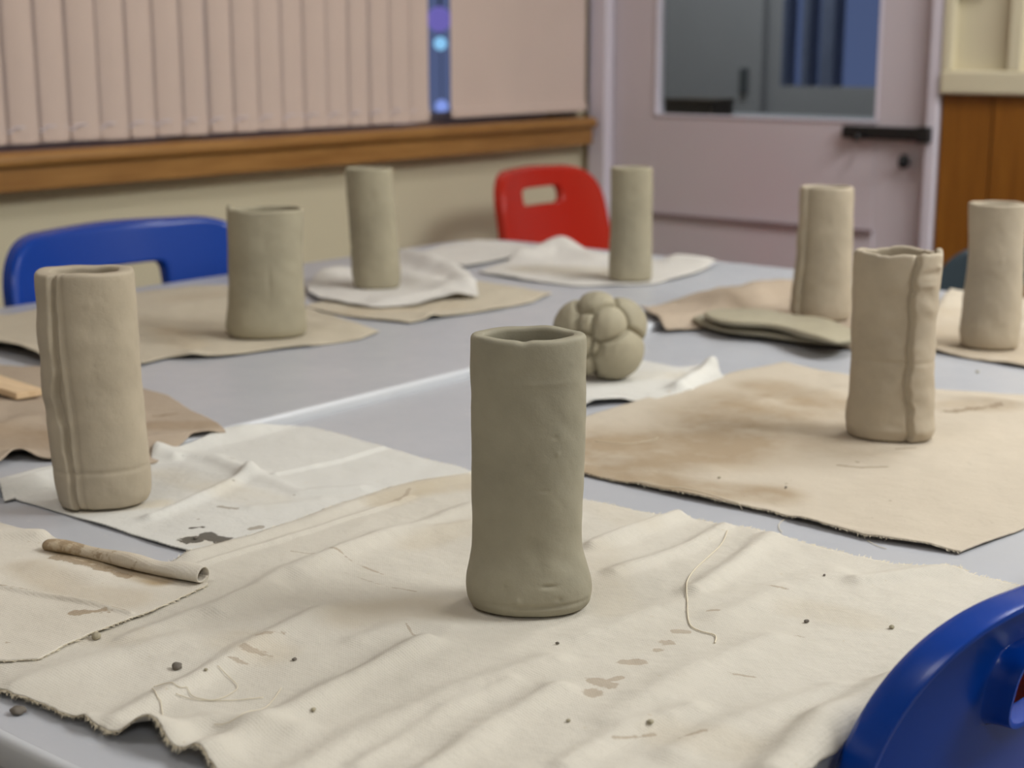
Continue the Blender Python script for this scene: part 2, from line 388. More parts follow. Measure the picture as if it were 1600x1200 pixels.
# shelf and dark box seen through the pane
bx0, bz0 = atY(1038, 181, 3.80); bx1, bz1 = atY(1112, 155, 3.80)
cb = empty('lobby_cupboard', (bx0 + .1, 3.9, 0), label='low grey cupboard in the lobby just behind the door pane', cat='cupboard')
o = boxo('carcass', -2.70, -1.9, 3.70, 4.1, .0, bz0 - .02, Mlob, bev=.003); adopt(o, cb)
o = boxo('worktop', -2.71, -1.89, 3.68, 4.11, bz0 - .02, bz0, Mlob, bev=.003); adopt(o, cb)
bb = empty('storage_box', ((bx0 + bx1) / 2, 3.84, bz0), label='small dark brown box seen through the lower left of the door glass', cat='box')
o = boxo('box_body', bx0, bx1, 3.80, 3.92, bz0, bz1 - .012, plain('box_brown', lin(56, 46, 38), .6), bev=.003); adopt(o, bb)
o = boxo('lid', bx0 - .003, bx1 + .003, 3.797, 3.923, bz1 - .012, bz1, plain('box_lid', lin(64, 52, 42), .6), bev=.002); adopt(o, bb)
# ceiling fittings for the lamps; the last three go with the added fills
for i, (loc, sx, sy, pw, cc) in enumerate(LIGHTS):
    where = ['above the table beside the blue chair', 'above the far end of the tables, added to brighten the blinds and door', 'above the near left of the tables, added as fill', 'behind the camera, added as fill'][i]
    t = empty('ceiling_light', (loc[0], loc[1], CEIL), label='square white ceiling light ' + where, cat='light', group='ceiling lights')
    bm = bmesh.new(); h = sx / 2 + .03
    for a in ((-h, h, -h, -h + .03), (-h, h, h - .03, h), (-h, -h + .03, -h + .03, h - .03), (h - .03, h, -h + .03, h - .03)): box(bm, a[0], a[1], a[2], a[3], -.06, 0)
    obj_bm('light_frame', bm, M['frame'], t)
    boxo('diffuser', -sx / 2, sx / 2, -sy / 2, sy / 2, -.03, -.025, M['diffuser'], t)

# ------------------------------------------------------------------ vertical blind
rnd = random.Random(4)
vb = empty('vertical_blind', (-2.45, 1.5, 2.2), label='pale pink vertical slat blind hanging over the window above the pine sill', cat='blind')
o = boxo('head_rail', -2.475, -2.435, -1.2, 2.72, 2.2, 2.24, M['frame']); adopt(o, vb)
ya = 1.575 + .008; pitch = .0659
V0 = None
for i in range(-38, 17):
    yc = ya + pitch * i + pitch / 2 + rnd.uniform(-.0012, .0012)
    if yc < -1.1: continue
    gap = .0004 + .0012 * rnd.random() + (.0025 if i in (6, 7, 14) else 0); wd = pitch - .0028 - gap * 1.6
    if i in (13,): wd -= .004
    rot = R(5 + 8 * rnd.random()); n = 13; V = []; zb = .925 + .002 * rnd.random()
    for z in (zb, zb + .035, zb + .0351, 2.2):
        for k in range(n):
            t = k / (n - 1) - .5; bow = .0065 * (1 - 4 * t * t) ** 1.0 - .004 * (abs(t) > .42)
            V.append((bow + math.sin(rot) * t * wd + (.0008 if z < zb + .036 else 0), math.cos(rot) * t * wd, z))
    Fc = [(r * n + k, r * n + k + 1, (r + 1) * n + k + 1, (r + 1) * n + k) for r in range(3) for k in range(n - 1)]
    s_ = obj_pd('slat', V, Fc, M['slat'], smooth=False); md = s_.modifiers.new('s', 'SOLIDIFY'); md.thickness = .0009
    s_.location = (-2.447, yc, 0); adopt(s_, vb)
    cl = boxo('slat_weight', -.0022, .0045, -wd * .46, wd * .46, zb + .004, zb + .030, M['slat'], bev=.001); cl.location = (0, 0, 0); cl.parent = s_
    cl.rotation_euler = (0, 0, -rot)
ch = []
for i in range(-38, 16):
    yg = ya + pitch * (i + 1)
    if yg < -1.1: continue
    for k in range(5):
        t = k / 4; ch.append((-2.441, yg - .012 + .024 * t, .955 - .008 * math.sin(math.pi * t)))
o = tube('bead_chain', ch, .0016, M['frame'], n=6); adopt(o, vb)
rb = empty('roller_blind', (-2.45, 3.0, 2.2), label='plain beige roller blind pulled down beside the blue gap, next to the door', cat='blind')
yb0 = atX(704, 60, -2.447)[0]; nY = 24; V = []
for z in (.938, 2.2):
    for k in range(nY + 1): V.append((-2.447 + .0015 * math.sin(k * .7), yb0 + (3.318 - yb0) * k / nY, z))
o = obj_pd('blind_cloth', V, [(k, k + 1, nY + 2 + k, nY + 1 + k) for k in range(nY)], M['slat'], smooth=False); md = o.modifiers.new('s', 'SOLIDIFY'); md.thickness = .001; adopt(o, rb)
o = boxo('bottom_bar', -2.4495, -2.4425, yb0, 3.318, .930, .952, M['slat'], bev=.002); adopt(o, rb)
o = tube('roller', [(-2.447, yb0, 2.215), (-2.447, 3.318, 2.215)], .018, M['frame'], n=16); adopt(o, rb)
# lights of the street, seen in the gap between the blinds
def street(u, v, r, mat, lab, Xp=-2.85):
    Yp, Zp = atX(u, v, Xp)
    t = empty('hanging_lamp', (Xp, Yp, 0), label=lab, cat='lamp')
    tube('cord', [(0, 0, Zp + r * .9), (0, 0, 3.2)], .0015, M['steel'], t)
    bm = bmesh.new(); bmesh.ops.create_uvsphere(bm, u_segments=16, v_segments=8, radius=r, matrix=Matrix.Translation((0, 0, Zp)))
    obj_bm('lamp_globe', bm, mat, t, smooth=True)
street(686, 30, .034, M['lamp_violet'], 'violet light outside, seen near the top of the gap between the blinds')
street(688, 68, .019, M['lamp_cyan'], 'pale cyan light outside, just below the violet one between the blinds', -3.0)
street(690, 166, .02, M['lamp_blue'], 'small bright blue light outside, low in the gap between the blinds', -3.2)
street(343, 165, .012, M['lamp_blue'], 'small blue light outside behind the slats, left one of the pair', -2.84)
street(381, 150, .012, M['lamp_blue'], 'small blue light outside behind the slats, right one of the pair', -2.84)

# ================================================================== TABLES
def rrect(x0, x1, y0, y1, r, n=10):
    out = []
    for cx, cy, a0, rr in ((x1, y1, 0, r[0]), (x0, y1, 90, r[1]), (x0, y0, 180, r[2]), (x1, y0, 270, r[3])):
        sx = -1 if cx == x1 else 1; sy = -1 if cy == y1 else 1
        for k in range(n + 1):
            a = R(a0 + 90 * k / n); out.append((cx + sx * rr + rr * math.cos(a), cy + sy * rr + rr * math.sin(a)))
    return out
def table(x0, x1, y0, y1, zt, r, lab):
    t = empty('table', ((x0 + x1) / 2, (y0 + y1) / 2, 0), label=lab, cat='table', group='tables pushed together')
    base = rrect(x0, x1, y0, y1, r); N = len(base); c = np.mean(base, 0)
    def rings(prof):
        V = []
        for off, z in prof:
            q = rrect(x0 + off, x1 - off, y0 + off, y1 - off, [max(a - off, .002) for a in r])
            V += [(p[0], p[1], z) for p in q]
        return V
    pr = [(.0030, zt), (.0031, zt - .003), (.0031, zt - .02)]
    V = rings([(.0060, zt), (.0060, zt - .021)]); Fc = [tuple(range(N)), tuple(range(N, 2 * N))[::-1]] + [(i, N + i, N + (i + 1) % N, (i + 1) % N) for i in range(N)]
    o = obj_pd('tabletop', V, Fc, M['table'], smooth=False); adopt(o, t)
    e = [(.0060, zt - .0001), (.004, zt - .0004), (.0018, zt - .0014), (.0005, zt - .003), (0, zt - .005), (0, zt - .018), (.0006, zt - .021), (.006, zt - .0225)]
    V = rings(e); Fc = [(k * N + i, (k + 1) * N + i, (k + 1) * N + (i + 1) % N, k * N + (i + 1) % N) for k in range(len(e) - 1) for i in range(N)]
    o = obj_pd('table_edging', V, Fc, M['edge']); adopt(o, t)
    bm = bmesh.new(); i_ = .07
    for a in ((x0 + i_, x1 - i_, y0 + i_, y0 + i_ + .025), (x0 + i_, x1 - i_, y1 - i_ - .025, y1 - i_), (x0 + i_, x0 + i_ + .025, y0 + i_, y1 - i_), (x1 - i_ - .025, x1 - i_, y0 + i_, y1 - i_)):
        box(bm, a[0], a[1], a[2], a[3], zt - .06, zt - .0226)
    o = obj_bm('under_frame', bm, M['steel']); adopt(o, t)
    for a in (x0 + i_ + .0125, x1 - i_ - .0125):
        for b in (y0 + i_ + .0125, y1 - i_ - .0125):
            o = tube('leg', [(a, b, 0), (a, b, zt - .0226)], .0125, M['steel'], n=14); adopt(o, t)
table(SEAM, XR, YN, YF, TZ, [.03, .004, .03, .03], 'near pale blue grey table under the middle clay cylinder')
table(XL, SEAM - .0015, YN, YF, TZF, [.02, .10, .03, .004], 'far pale grey table on the window side, next to the far blue chair')

# ================================================================== CLOTHS
POTS = []      # (x, y, radius) places where the cloth is pressed flat
def base_z(X): return TZ + (TZF - TZ) * (1 - sstep(SEAM - .004, SEAM + .03, X))
def side(pts, n, zig=0, ragged=0, seed=0):
    w_ = np.array([P(p) for p in pts]); d = np.r_[0, np.cumsum(np.hypot(*np.diff(w_, axis=0).T))]
    s = np.linspace(0, d[-1], n); xy = np.stack([np.interp(s, d, w_[:, 0]), np.interp(s, d, w_[:, 1])], 1)
    k = np.array([.25, .5, .25])
    for _ in range(3):
        q = xy.copy(); q[1:-1] = .25 * xy[:-2] + .5 * xy[1:-1] + .25 * xy[2:]; xy = q
    tn = np.gradient(xy, axis=0); tn /= np.hypot(tn[:, 0], tn[:, 1])[:, None] + 1e-9; nr = np.stack([-tn[:, 1], tn[:, 0]], 1)
    env = np.sin(np.linspace(0, math.pi, n)) ** .3
    off = ragged * (fbm(s * 120, s * 0 + seed, seed, 3)) + ragged * 1.5 * vn(s * 25, s * 0, seed + 7)
    if zig: off = off + zig * (2 * np.abs((s / .0045) % 1 - .5) * 2 - 1)
    return xy + nr * (off * env)[:, None]
CL = {}
def cloth(key, name, label, mat, s0, s1, s2, s3, nu, nv, off=.0015, folds=(), stains=(), spots=(), blots_shade=(), amp=.0012, nscale=28, ragged=.0006, zig=(0, 0, 0, 0), thick=.0011, seed=1, drape=False, group='clay cloths', fringe=(), flen=.004, lift=()):
    """s0: c0->c1, s1: c1->c2, s2: c3->c2, s3: c0->c3"""
    A0 = side(s0, nu, zig[0], ragged, seed); A2 = side(s2, nu, zig[2], ragged, seed + 3)
    B1 = side(s1, nv, zig[1], ragged, seed + 5); B3 = side(s3, nv, zig[3], ragged, seed + 9)
    u = np.linspace(0, 1, nu)[:, None, None]; v = np.linspace(0, 1, nv)[None, :, None]
    c0, c1, c3, c2 = A0[0], A0[-1], A2[0], A2[-1]
    B3 = B3 + (A0[0] - B3[0]) * (1 - v[0]) + (A2[0] - B3[-1]) * v[0]; B1 = B1 + (A0[-1] - B1[0]) * (1 - v[0]) + (A2[-1] - B1[-1]) * v[0]
    XY = (1 - v) * A0[:, None] + v * A2[:, None] + (1 - u) * B3[None] + u * B1[None] - ((1 - u) * (1 - v) * c0 + u * (1 - v) * c1 + (1 - u) * v * c3 + u * v * c2)
    X, Y = XY[..., 0], XY[..., 1]
    # tiny in-plane crumple
    h = np.zeros_like(X)
    for pts, wd, am in folds:
        d = dist_line(X, Y, [P(p) for p in pts]); wv = wd * (1 + .35 * vn(X * 30, Y * 30, seed + 21))
        h = h + am * (np.exp(-(d / wv) ** 2) + .0) * (1 + .4 * vn(X * 22, Y * 22, seed + 11))
    h = h + amp * (fbm(X * nscale * .8, Y * nscale * .8, seed, 4) + .6)
    h = h + amp * 1.6 * np.abs(fbm(X * nscale * .35 + Y * nscale * .2, Y * nscale * .25 - X * nscale * .1, seed + 30, 2))
    mask = np.ones_like(X)
    for px, py, pr in POTS: mask = mask * sstep(pr, pr + .035, np.hypot(X - px, Y - py))
    h = np.maximum(h * mask, 0)
    for pts, wd, am in lift:
        d = dist_line(X, Y, [P(p) for p in pts]); h = h + am * np.exp(-(d / wd) ** 2)
    Z = base_z(X) + off + h
    if drape:
        r_ = .012; d = X - (XR - .004); a = np.clip(d / r_, 0, math.pi / 2)
        ex = np.clip(d - r_ * math.pi / 2, 0, None)
        Xn = np.where(d > 0, XR - .004 + r_ * np.sin(a) + h * np.sin(a) * .6, X); Z = np.where(d > 0, Z - r_ * (1 - np.cos(a)) - ex, Z); X = Xn
    o = grid_obj(name, np.stack([X, Y, Z], -1), nu, nv, mat)
    st = np.zeros((nu * nv, 4), np.float32); st[:, 3] = 1
    for ch, lst in ((0, stains), (1, spots), (2, blots_shade)):
        acc = np.zeros(nu * nv)
        for pts, wd, am in lst:
            d = dist_line(XY[..., 0].ravel(), XY[..., 1].ravel(), [P(p) for p in pts])
            if ch == 0: acc = np.maximum(acc, am * (1 - sstep(wd * .35, wd * 1.25, d)))
            else: acc = np.maximum(acc, am * np.clip(1 - d / (2.9 * wd), 0, 1))
        st[:, ch] = acc
    at_ = o.data.color_attributes.new('stain', 'FLOAT_COLOR', 'POINT'); at_.data.foreach_set('color', st.ravel())
    md = o.modifiers.new('thickness', 'SOLIDIFY'); md.thickness = thick; md.offset = 0
    tag(o, label, 'cloth', group)
    if fringe:
        V = []; Fc = []; r = random.Random(seed)
        G = np.stack([X, Y, Z], -1); edges = {0: (G[:, 0], G[:, 1]), 1: (G[-1], G[-2]), 2: (G[:, -1], G[:, -2]), 3: (G[0], G[1])}
        for e, cnt in fringe:
            E_, I_ = edges[e]; n_ = len(E_)
            for _ in range(cnt):
                k = r.random() * (n_ - 2); i = int(k); f_ = k - i; p = Vector(E_[i] * (1 - f_) + E_[i + 1] * f_); q = Vector(I_[i])
                out = (p - q).normalized(); tan = Vector(E_[i + 1] - E_[i]).normalized()
                L = flen * (.35 + r.random()); d = (out + tan * r.uniform(-1.1, 1.1) + Vector((0, 0, r.uniform(-.3, .3)))).normalized()
                p0 = p - out * .0004; m_ = p0 + d * L * .5 + tan * r.uniform(-.3, .3) * L; t_ = m_ + (d + tan * r.uniform(-.8, .8)).normalized() * L * .5
                wv = Vector((0, 0, 1)).cross(d).normalized() * .00030 + Vector((0, 0, .00015)); b = len(V)
                V += [p0 - wv, p0 + wv, m_ + wv * .9, m_ - wv * .9, t_ + wv * .3, t_ - wv * .3]; Fc += [(b, b + 1, b + 2, b + 3), (b + 3, b + 2, b + 4, b + 5)]
        fo = obj_pd('fringe', V, Fc, M['thread'], o); fo['kind'] = 'stuff'
    CL[key] = o
    return o

# ------------------------------------------------------------------ pots first: where they stand
E1 = (math.cos(YAW), math.sin(YAW)); E2 = (-math.sin(YAW), math.cos(YAW))      # right and away, seen from the photographer's side
def pot(label, rows, foot_v, zb, mat, ratio=.76, wall=.009, seam=None, grooves=(), rim=None, dents=(), bumps=.0007, seed=1, name='clay_cylinder', NU=200, NH=120, marks=0, parts=True):
    """rows: (v, left, right) silhouette read off the photograph, top first; built as a real hand-rolled tube standing at zb"""
    vb_, lb, rb_ = rows[-1]
    uc = (lb + rb_) / 2; bx, by = at(uc, foot_v, zb)
    n_ = Vector((bx, by, 0)).normalized()                                   # vertical plane through the foot, facing the viewer
    def onplane(u, v):
        d = Vector(ray(u, v)); t = (bx * n_.x + by * n_.y) / (d.x * n_.x + d.y * n_.y); p = d * t
        ex = Vector((n_.y, -n_.x, 0)); return (p.x - bx) * ex.x + (p.y - by) * ex.y, p.z + CAMZ
    ex = Vector((n_.y, -n_.x, 0)); ey = Vector((n_.x, n_.y, 0))
    H = []; C = []; W = []
    for v, l, r in rows:
        a, z = onplane((l), v); b, z2 = onplane(r, v); H.append((z + z2) / 2 - zb); C.append((a + b) / 2); W.append((b - a) / 2)
    H = np.array(H[::-1]); C = np.array(C[::-1]); W = np.array(W[::-1]); H[0] = 0; top = H[-1]
    hs = np.linspace(0, top, NH)
    def sm(a):
        y = np.interp(hs, H, a)
        for _ in range(14): z_ = y.copy(); z_[1:-1] = .25 * y[:-2] + .5 * y[1:-1] + .25 * y[2:]; y = z_
        return y
    Cs, Ws = sm(C), sm(W)
    th = np.linspace(0, 2 * math.pi, NU, endpoint=False); rng = np.random.RandomState(seed)
    def rimz(t):
        z = .0004 * np.sin(3 * t + seed) + .0002 * np.sin(7 * t + 2 * seed)
        if rim is not None: z = z + rim(t)
        return z
    def ell(c, w, t, scale=1.0, sq=2.25):
        ct, s_t = np.cos(t), np.sin(t); rr = (np.abs(ct) ** sq + np.abs(s_t) ** sq) ** (-1 / sq)
        return c + w * scale * rr * ct, w * ratio * scale * rr * s_t
    rows_v = []
    def ring(hn, inner=False, shrink=0.0, z=None):
        i = hn * (NH - 1); c = np.interp(i, np.arange(NH), Cs); w_ = np.interp(i, np.arange(NH), Ws)
        x, y = ell(c, w_, th)
        nx, ny = np.cos(th), np.sin(th) / ratio; L = np.hypot(nx, ny); nx, ny = nx / L, ny / L
        d = np.zeros(NU)
        if not inner:
            sx = np.cos(th); sy = np.sin(th)
            d = d + bumps * (fbm(sx * 1.3 + 5, sy * 1.3 + hn * 5, seed, 3) * 1.5 + .7 * vn(sx * 3 + 9, hn * 18 + sy * 2, seed + 4))
            d = d * (1 - .85 * float(sstep(.80, 1, np.array(hn))))
            if seam:
                t0, T, wd, wob = seam; tc = t0 + wob * (vn(np.array([hn * 6.0]), np.array([0.0]), seed + 2)[0] * 2 + vn(np.array([hn * 22.0]), np.array([3.0]), seed + 5)[0])
                sgn = 1 if wd > 0 else -1; dt = ((th - tc) * sgn + math.pi) % (2 * math.pi) - math.pi
                up = sstep(-.015, .03, dt) * (1 - sstep(.25, abs(wd), dt)); Tm = T * (1 + .5 * vn(np.array([hn * 14.0]), np.array([1.0]), seed + 6)[0])
                d = d + Tm * up - T * .55 * np.exp(-((dt + .04) / .05) ** 2)
            for t1, am, wg in grooves:
                dt = (th - t1 - .05 * math.sin(hn * 5) + math.pi) % (2 * math.pi) - math.pi; d = d + am * np.exp(-(dt / wg) ** 2)
            for t1, h1, st_, sh_, am in dents:
                dt = (th - t1 + math.pi) % (2 * math.pi) - math.pi; d = d + am * np.exp(-(dt / st_) ** 2 - ((hn - h1) / sh_) ** 2)
        x = x + nx * (d - shrink); y = y + ny * (d - shrink)
        zz = (hn * top if z is None else z)
        zz = zz + rimz(th) * sstep(.86, 1.0, np.array(hn))
        return np.stack([bx + x * ex.x + y * ey.x, by + x * ex.y + y * ey.y, zb + zz + 0 * th], -1)
    R_ = []
    R_.append(ring(0, shrink=.0035)); R_.append(ring(.004, shrink=.0018)); 
    for hn in np.linspace(.012, .975, NH): R_.append(ring(hn))
    for a in np.linspace(0, math.pi, 9): # rounded lip
        rr = .003; hh = top - rr + rr * math.sin(a)
        sh = (1 - math.cos(a)) / 2
        s_ = rr * (1 - math.cos(min(a, math.pi / 2))) if a <= math.pi / 2 else wall - rr * (1 + math.cos(a))
        R_.append(ring(1.0, shrink=s_, z=hh))
    for hn in np.linspace(.96, .06, 24): R_.append(ring(hn, inner=True, shrink=wall))
    V = np.concatenate(R_); nr = len(R_)
    V = np.concatenate([V, [[bx + Cs[0] * ex.x, by + Cs[0] * ex.y, zb], R_[-1].mean(0)]])
    q = []
    for k in range(nr - 1):
        for j in range(NU): q.append((k * NU + j, k * NU + (j + 1) % NU, (k + 1) * NU + (j + 1) % NU, (k + 1) * NU + j))
    b0, b1 = nr * NU, nr * NU + 1
    for j in range(NU): q.append((b0, (j + 1) % NU, j)); q.append((b1, (nr - 1) * NU + j, (nr - 1) * NU + (j + 1) % NU))
    o = obj_pd(name, V - np.array([bx, by, zb]), q, mat); o.location = (bx, by, zb)
    tag(o, label, 'pot', 'rolled clay cylinders')
    return o, (bx + Cs[0] * ex.x, by + Cs[0] * ex.y, W[0])

def lump(th0, wd, am): return lambda t: am * np.exp(-(((t - th0 + math.pi) % (2 * math.pi) - math.pi) / wd) ** 2)
CT = .0028
def addpot(*a, **k):
    o, foot = pot(*a, **k); POTS.append((foot[0], foot[1], foot[2] * 1.0)); return o
addpot('tall dark grey clay cylinder with flared foot, sharp in the middle foreground',
       [(521, 735, 916), (545, 735, 917), (580, 734, 916), (620, 735, 915), (700, 736, 914), (770, 737, 912), (830, 739, 909), (855, 738, 910), (880, 732, 918), (903, 727, 925), (925, 729, 925), (938, 735, 920), (944, 742, 912)],
       944, TZ + CT, M['clay_dark'], ratio=.75, wall=.0095, rim=lambda t: lump(-1.65, .12, -.0012)(t) + lump(1.2, .3, .0008)(t), bumps=.0008,
       dents=((-1.25, .125, .11, .006, -.0016), (-1.95, .115, .05, .02, -.0013), (-1.1, .075, .05, .01, -.0010), (-1.75, .07, .06, .012, .0012), (-1.3, .050, .7, .007, -.0018), (-1.1, .66, .05, .006, -.0005), (-1.05, .60, .04, .008, .0006), (-1.3, .47, .10, .004, -.0006), (-1.2, .85, .5, .01, .0003)), seed=3, NU=260, NH=170)
addpot('clay cylinder with raised overlap seam down its left side, on the white pinked cloth',
       [(421, 62, 209), (440, 62, 211), (500, 66, 215), (560, 70, 220), (600, 74, 223), (660, 80, 229), (700, 84, 233), (730, 88, 236), (755, 92, 237), (772, 97, 236), (783, 106, 229)],
       783, TZ + CT, M['clay_warm'], ratio=.88, wall=.013, seam=(math.pi * 1.5 - .80, .0048, -1.9, .06), grooves=((math.pi * 1.5 - .66, .0012, .05), (math.pi * 1.5 - .54, -.0010, .05)),
       dents=((-1.5, .17, 1.6, .010, -.0009), (-1.6, .88, .1, .02, .0005)), rim=lambda t: lump(math.pi * .95, .5, .0012)(t), seed=7, NU=260, NH=150)
addpot('wide clay cylinder with a raised flap on its rim, before the far blue chair',
       [(326, 354, 475), (350, 354, 474), (400, 356, 473), (450, 357, 475), (480, 356, 477), (505, 352, 481), (516, 352, 481), (523, 357, 478)],
       522, TZF + CT, M['clay'], ratio=.8, wall=.006, rim=lambda t: lump(math.pi * 1.05, .16, .007)(t) + lump(math.pi * 1.22, .2, .002)(t), dents=((-1.5, .45, .06, .12, -.0012),), seed=11, NU=140, NH=70)
addpot('slim clay cylinder with a bowed left side on crumpled white cloth, against the window wall',
       [(262, 541, 613), (290, 543, 615), (330, 546, 619), (380, 549, 623), (420, 551, 626), (440, 552, 627), (449, 556, 624)],
       449, TZF + CT + .001, M['clay'], ratio=.8, wall=.006, seam=(math.pi * 1.5 - 1.1, .002, -1.2, .05), seed=13, NU=120, NH=60)
addpot('slim straight clay cylinder beside the red chair, in front of the white door',
       [(261, 954, 1020), (300, 954, 1020), (350, 953, 1019), (410, 951, 1019), (430, 950, 1020), (438, 953, 1018)],
       437, TZF + CT, M['clay'], ratio=.8, wall=.006, rim=lump(-1.2, .15, .001), seed=17, NU=120, NH=60)
addpot('clay cylinder with a pale seam on its left, standing behind the flat clay offcuts',
       [(291, 1253, 1334), (300, 1252, 1335), (350, 1251, 1333), (430, 1244, 1332), (470, 1239, 1331), (490, 1238, 1330), (497, 1243, 1327)],
       497, TZ + CT, M['clay_warm'], ratio=.8, wall=.007, seam=(math.pi * 1.5 - .80, .0042, -1.5, .03), seed=19, NU=140, NH=70)
addpot('clay cylinder with ragged torn rim and deep front seam on the big stained cloth',
       [(392, 1334, 1470), (420, 1333, 1468), (460, 1332, 1463), (520, 1330, 1459), (560, 1329, 1456), (620, 1324, 1455), (650, 1320, 1456), (668, 1320, 1457), (680, 1325, 1453)],
       680, TZ + CT, M['clay_warm'], ratio=.76, wall=.007, seam=(math.pi * 1.5 + .48, .0050, 1.9, .08),
       rim=lambda t: .0009 * np.sin(5 * t + 1) + .0012 * vn(t * 3.1, t * 0, 4) + .0012 * vn(t * 9, t * 0, 5) + lump(.05, .15, .003)(t) + lump(-1.1, .12, -.002)(t) + lump(-.6, .2, .0015)(t),
       dents=((-.75, .90, .25, .020, -.0022), (-.8, .84, .2, .015, .0016), (-.5, .93, .1, .012, .0015), (-1.5, .43, 1.8, .012, -.0008), (-1.25, .06, .6, .02, .0010), (-1.2, .10, .15, .08, .0012)), bumps=.0013, seed=23, NU=240, NH=140)
addpot('clay cylinder at the right-hand edge of the table, in front of the oak panelling',
       [(317, 1513, 1607), (340, 1513, 1604), (380, 1513, 1602), (430, 1510, 1599), (480, 1503, 1597), (515, 1498, 1594), (533, 1497, 1593), (541, 1501, 1589)],
       541, TZ + CT, M['clay_warm'], ratio=.82, wall=.007, dents=((-1.35, .62, .06, .015, .0012),), bumps=.001, seed=29, NU=140, NH=80)
BALL = at(936, 590, TZF if at(936, 590)[0] < SEAM else TZ)
POTS.append((BALL[0], BALL[1], .035))
SLAB = [at(u, v, TZ) for u, v in ((1150, 508), (1220, 515), (1280, 522))]
for s in SLAB: POTS.append((s[0], s[1], .04))

# ------------------------------------------------------------------ the cloths
cloth('A', 'canvas_cloth', 'large wrinkled cream canvas cloth with frayed edges under the middle cylinder', M['canvas'],
      [(-95, 1035), (0, 985), (120, 940), (250, 893), (310, 872), (400, 846), (480, 817), (560, 787), (620, 770), (680, 757), (724, 750)],
      [(724, 750), (800, 768), (915, 790), (960, 799), (1000, 808), (1060, 813), (1130, 828), (1160, 832), (1250, 856), (1330, 876), (1400, 890), (1490, 899), (1560, 913), (1590, 920), ('w', -.353, 1.045)],
      [('w', -.353, .46), ('w', -.353, .7), ('w', -.353, .85), ('w', -.353, 1.045)],
      [(-95, 1035), (-40, 1068), (0, 1086), (45, 1104), (95, 1125), (130, 1135), (150, 1147), (190, 1159), (235, 1160), (262, 1180), (300, 1195), (335, 1212), (420, 1245), (560, 1300), (700, 1370), ('w', -.353, .46)],
      440, 420, off=.0022, amp=.0020, nscale=24, ragged=.0019, seed=3, drape=True,
      folds=[([(320, 1195), (480, 1112), (600, 1047), (665, 1018)], .010, .0058), ([(180, 1140), (300, 1076), (400, 1016), (500, 968)], .009, .0042),
             ([(250, 1158), (330, 1142), (460, 1152)], .010, .004), ([(660, 1230), (770, 1150), (870, 1095)], .010, .0045), ([(450, 1230), (560, 1160), (700, 1095), (860, 1045)], .011, .0035),
             ([(340, 965), (440, 905), (560, 865), (735, 800)], .009, .0035), ([(300, 897), (450, 850), (640, 785)], .004, .0022), ([(470, 905), (600, 850), (730, 830)], .012, .004),
             ([(925, 862), (985, 843), (1058, 816)], .008, .0075), ([(960, 905), (1080, 862), (1130, 832)], .008, .0042), ([(1085, 935), (1160, 885), (1205, 850)], .009, .005),
             ([(1340, 918), (1490, 897)], .010, .0045), ([(1210, 1230), (1290, 1150), (1400, 1092)], .014, .011), ([(1050, 1190), (1150, 1140), (1310, 1090)], .012, .0035),
             ([(1120, 975), (1300, 905)], .014, .003), ([(200, 1010), (300, 968), (430, 930)], .009, .003), ([(560, 1010), (640, 985), (700, 990)], .010, .0025),
             ([(30, 1080), (160, 1040), (270, 1010)], .012, .0025), ([(920, 1000), (1030, 960), (1200, 930)], .012, .002), ([(950, 1140), (1080, 1060), (1200, 1010)], .012, .0025),
             ([(560, 1210), (700, 1120), (800, 1080)], .007, .0025), ([(880, 1210), (980, 1150), (1080, 1120)], .008, .003)],
      lift=[([(300, 878), (400, 850), (500, 815), (600, 778), (735, 752)], .010, .0032), ([(138, 1138)], .008, .004), ([(225, 1162), (262, 1172)], .012, .010), ([(310, 1202), (340, 1195)], .012, .005)],
      stains=[([(600, 790), (660, 772), (735, 762)], .022, .75), ([(650, 860), (740, 830)], .02, .35), ([(370, 1010), (420, 1030)], .022, .45), ([(560, 970), (700, 960)], .03, .45), ([(940, 800), (1000, 830)], .02, .25), ([(1050, 1160), (1150, 1180)], .02, .35), ([(1250, 960), (1350, 980)], .02, .3), ([(940, 870), (960, 960)], .02, .25), ([(120, 1000), (200, 1010)], .02, .3)],
      spots=[([(455, 872), (530, 882), (600, 908)], .0011, .75), ([(540, 905), (600, 925), (650, 935)], .0007, .72), ([(1055, 996), (1070, 997)], .0026, 1), ([(1042, 1015)], .0038, 1), ([(1030, 1026)], .003, .95),
             ([(975, 1046), (998, 1046)], .0032, 1.1), ([(930, 1078), (955, 1085)], .004, 1.05), ([(925, 1098)], .0045, .95), ([(950, 1078), (968, 1072)], .0022, .9), ([(1110, 969), (1120, 970)], .002, 1.0), ([(635, 990), (650, 1008)], .0009, .8),
             ([(380, 1030), (420, 1035)], .004, .72), ([(400, 1012), (440, 1005)], .003, .68), ([(1240, 1002), (1260, 1005)], .003, .62), ([(605, 795), (625, 790), (640, 775)], .0014, .95), ([(360, 1045), (400, 1050)], .003, .65),
             ([(1140, 1062), (1180, 1068)], .0018, .75), ([(1195, 930), (1230, 935)], .003, .64), ([(1060, 1170), (1100, 1160)], .002, .7), ([(960, 1170), (1020, 1160)], .002, .68)],
      group='clay cloths', fringe=((0, 1300), (3, 2600), (1, 1500)), flen=.0042)
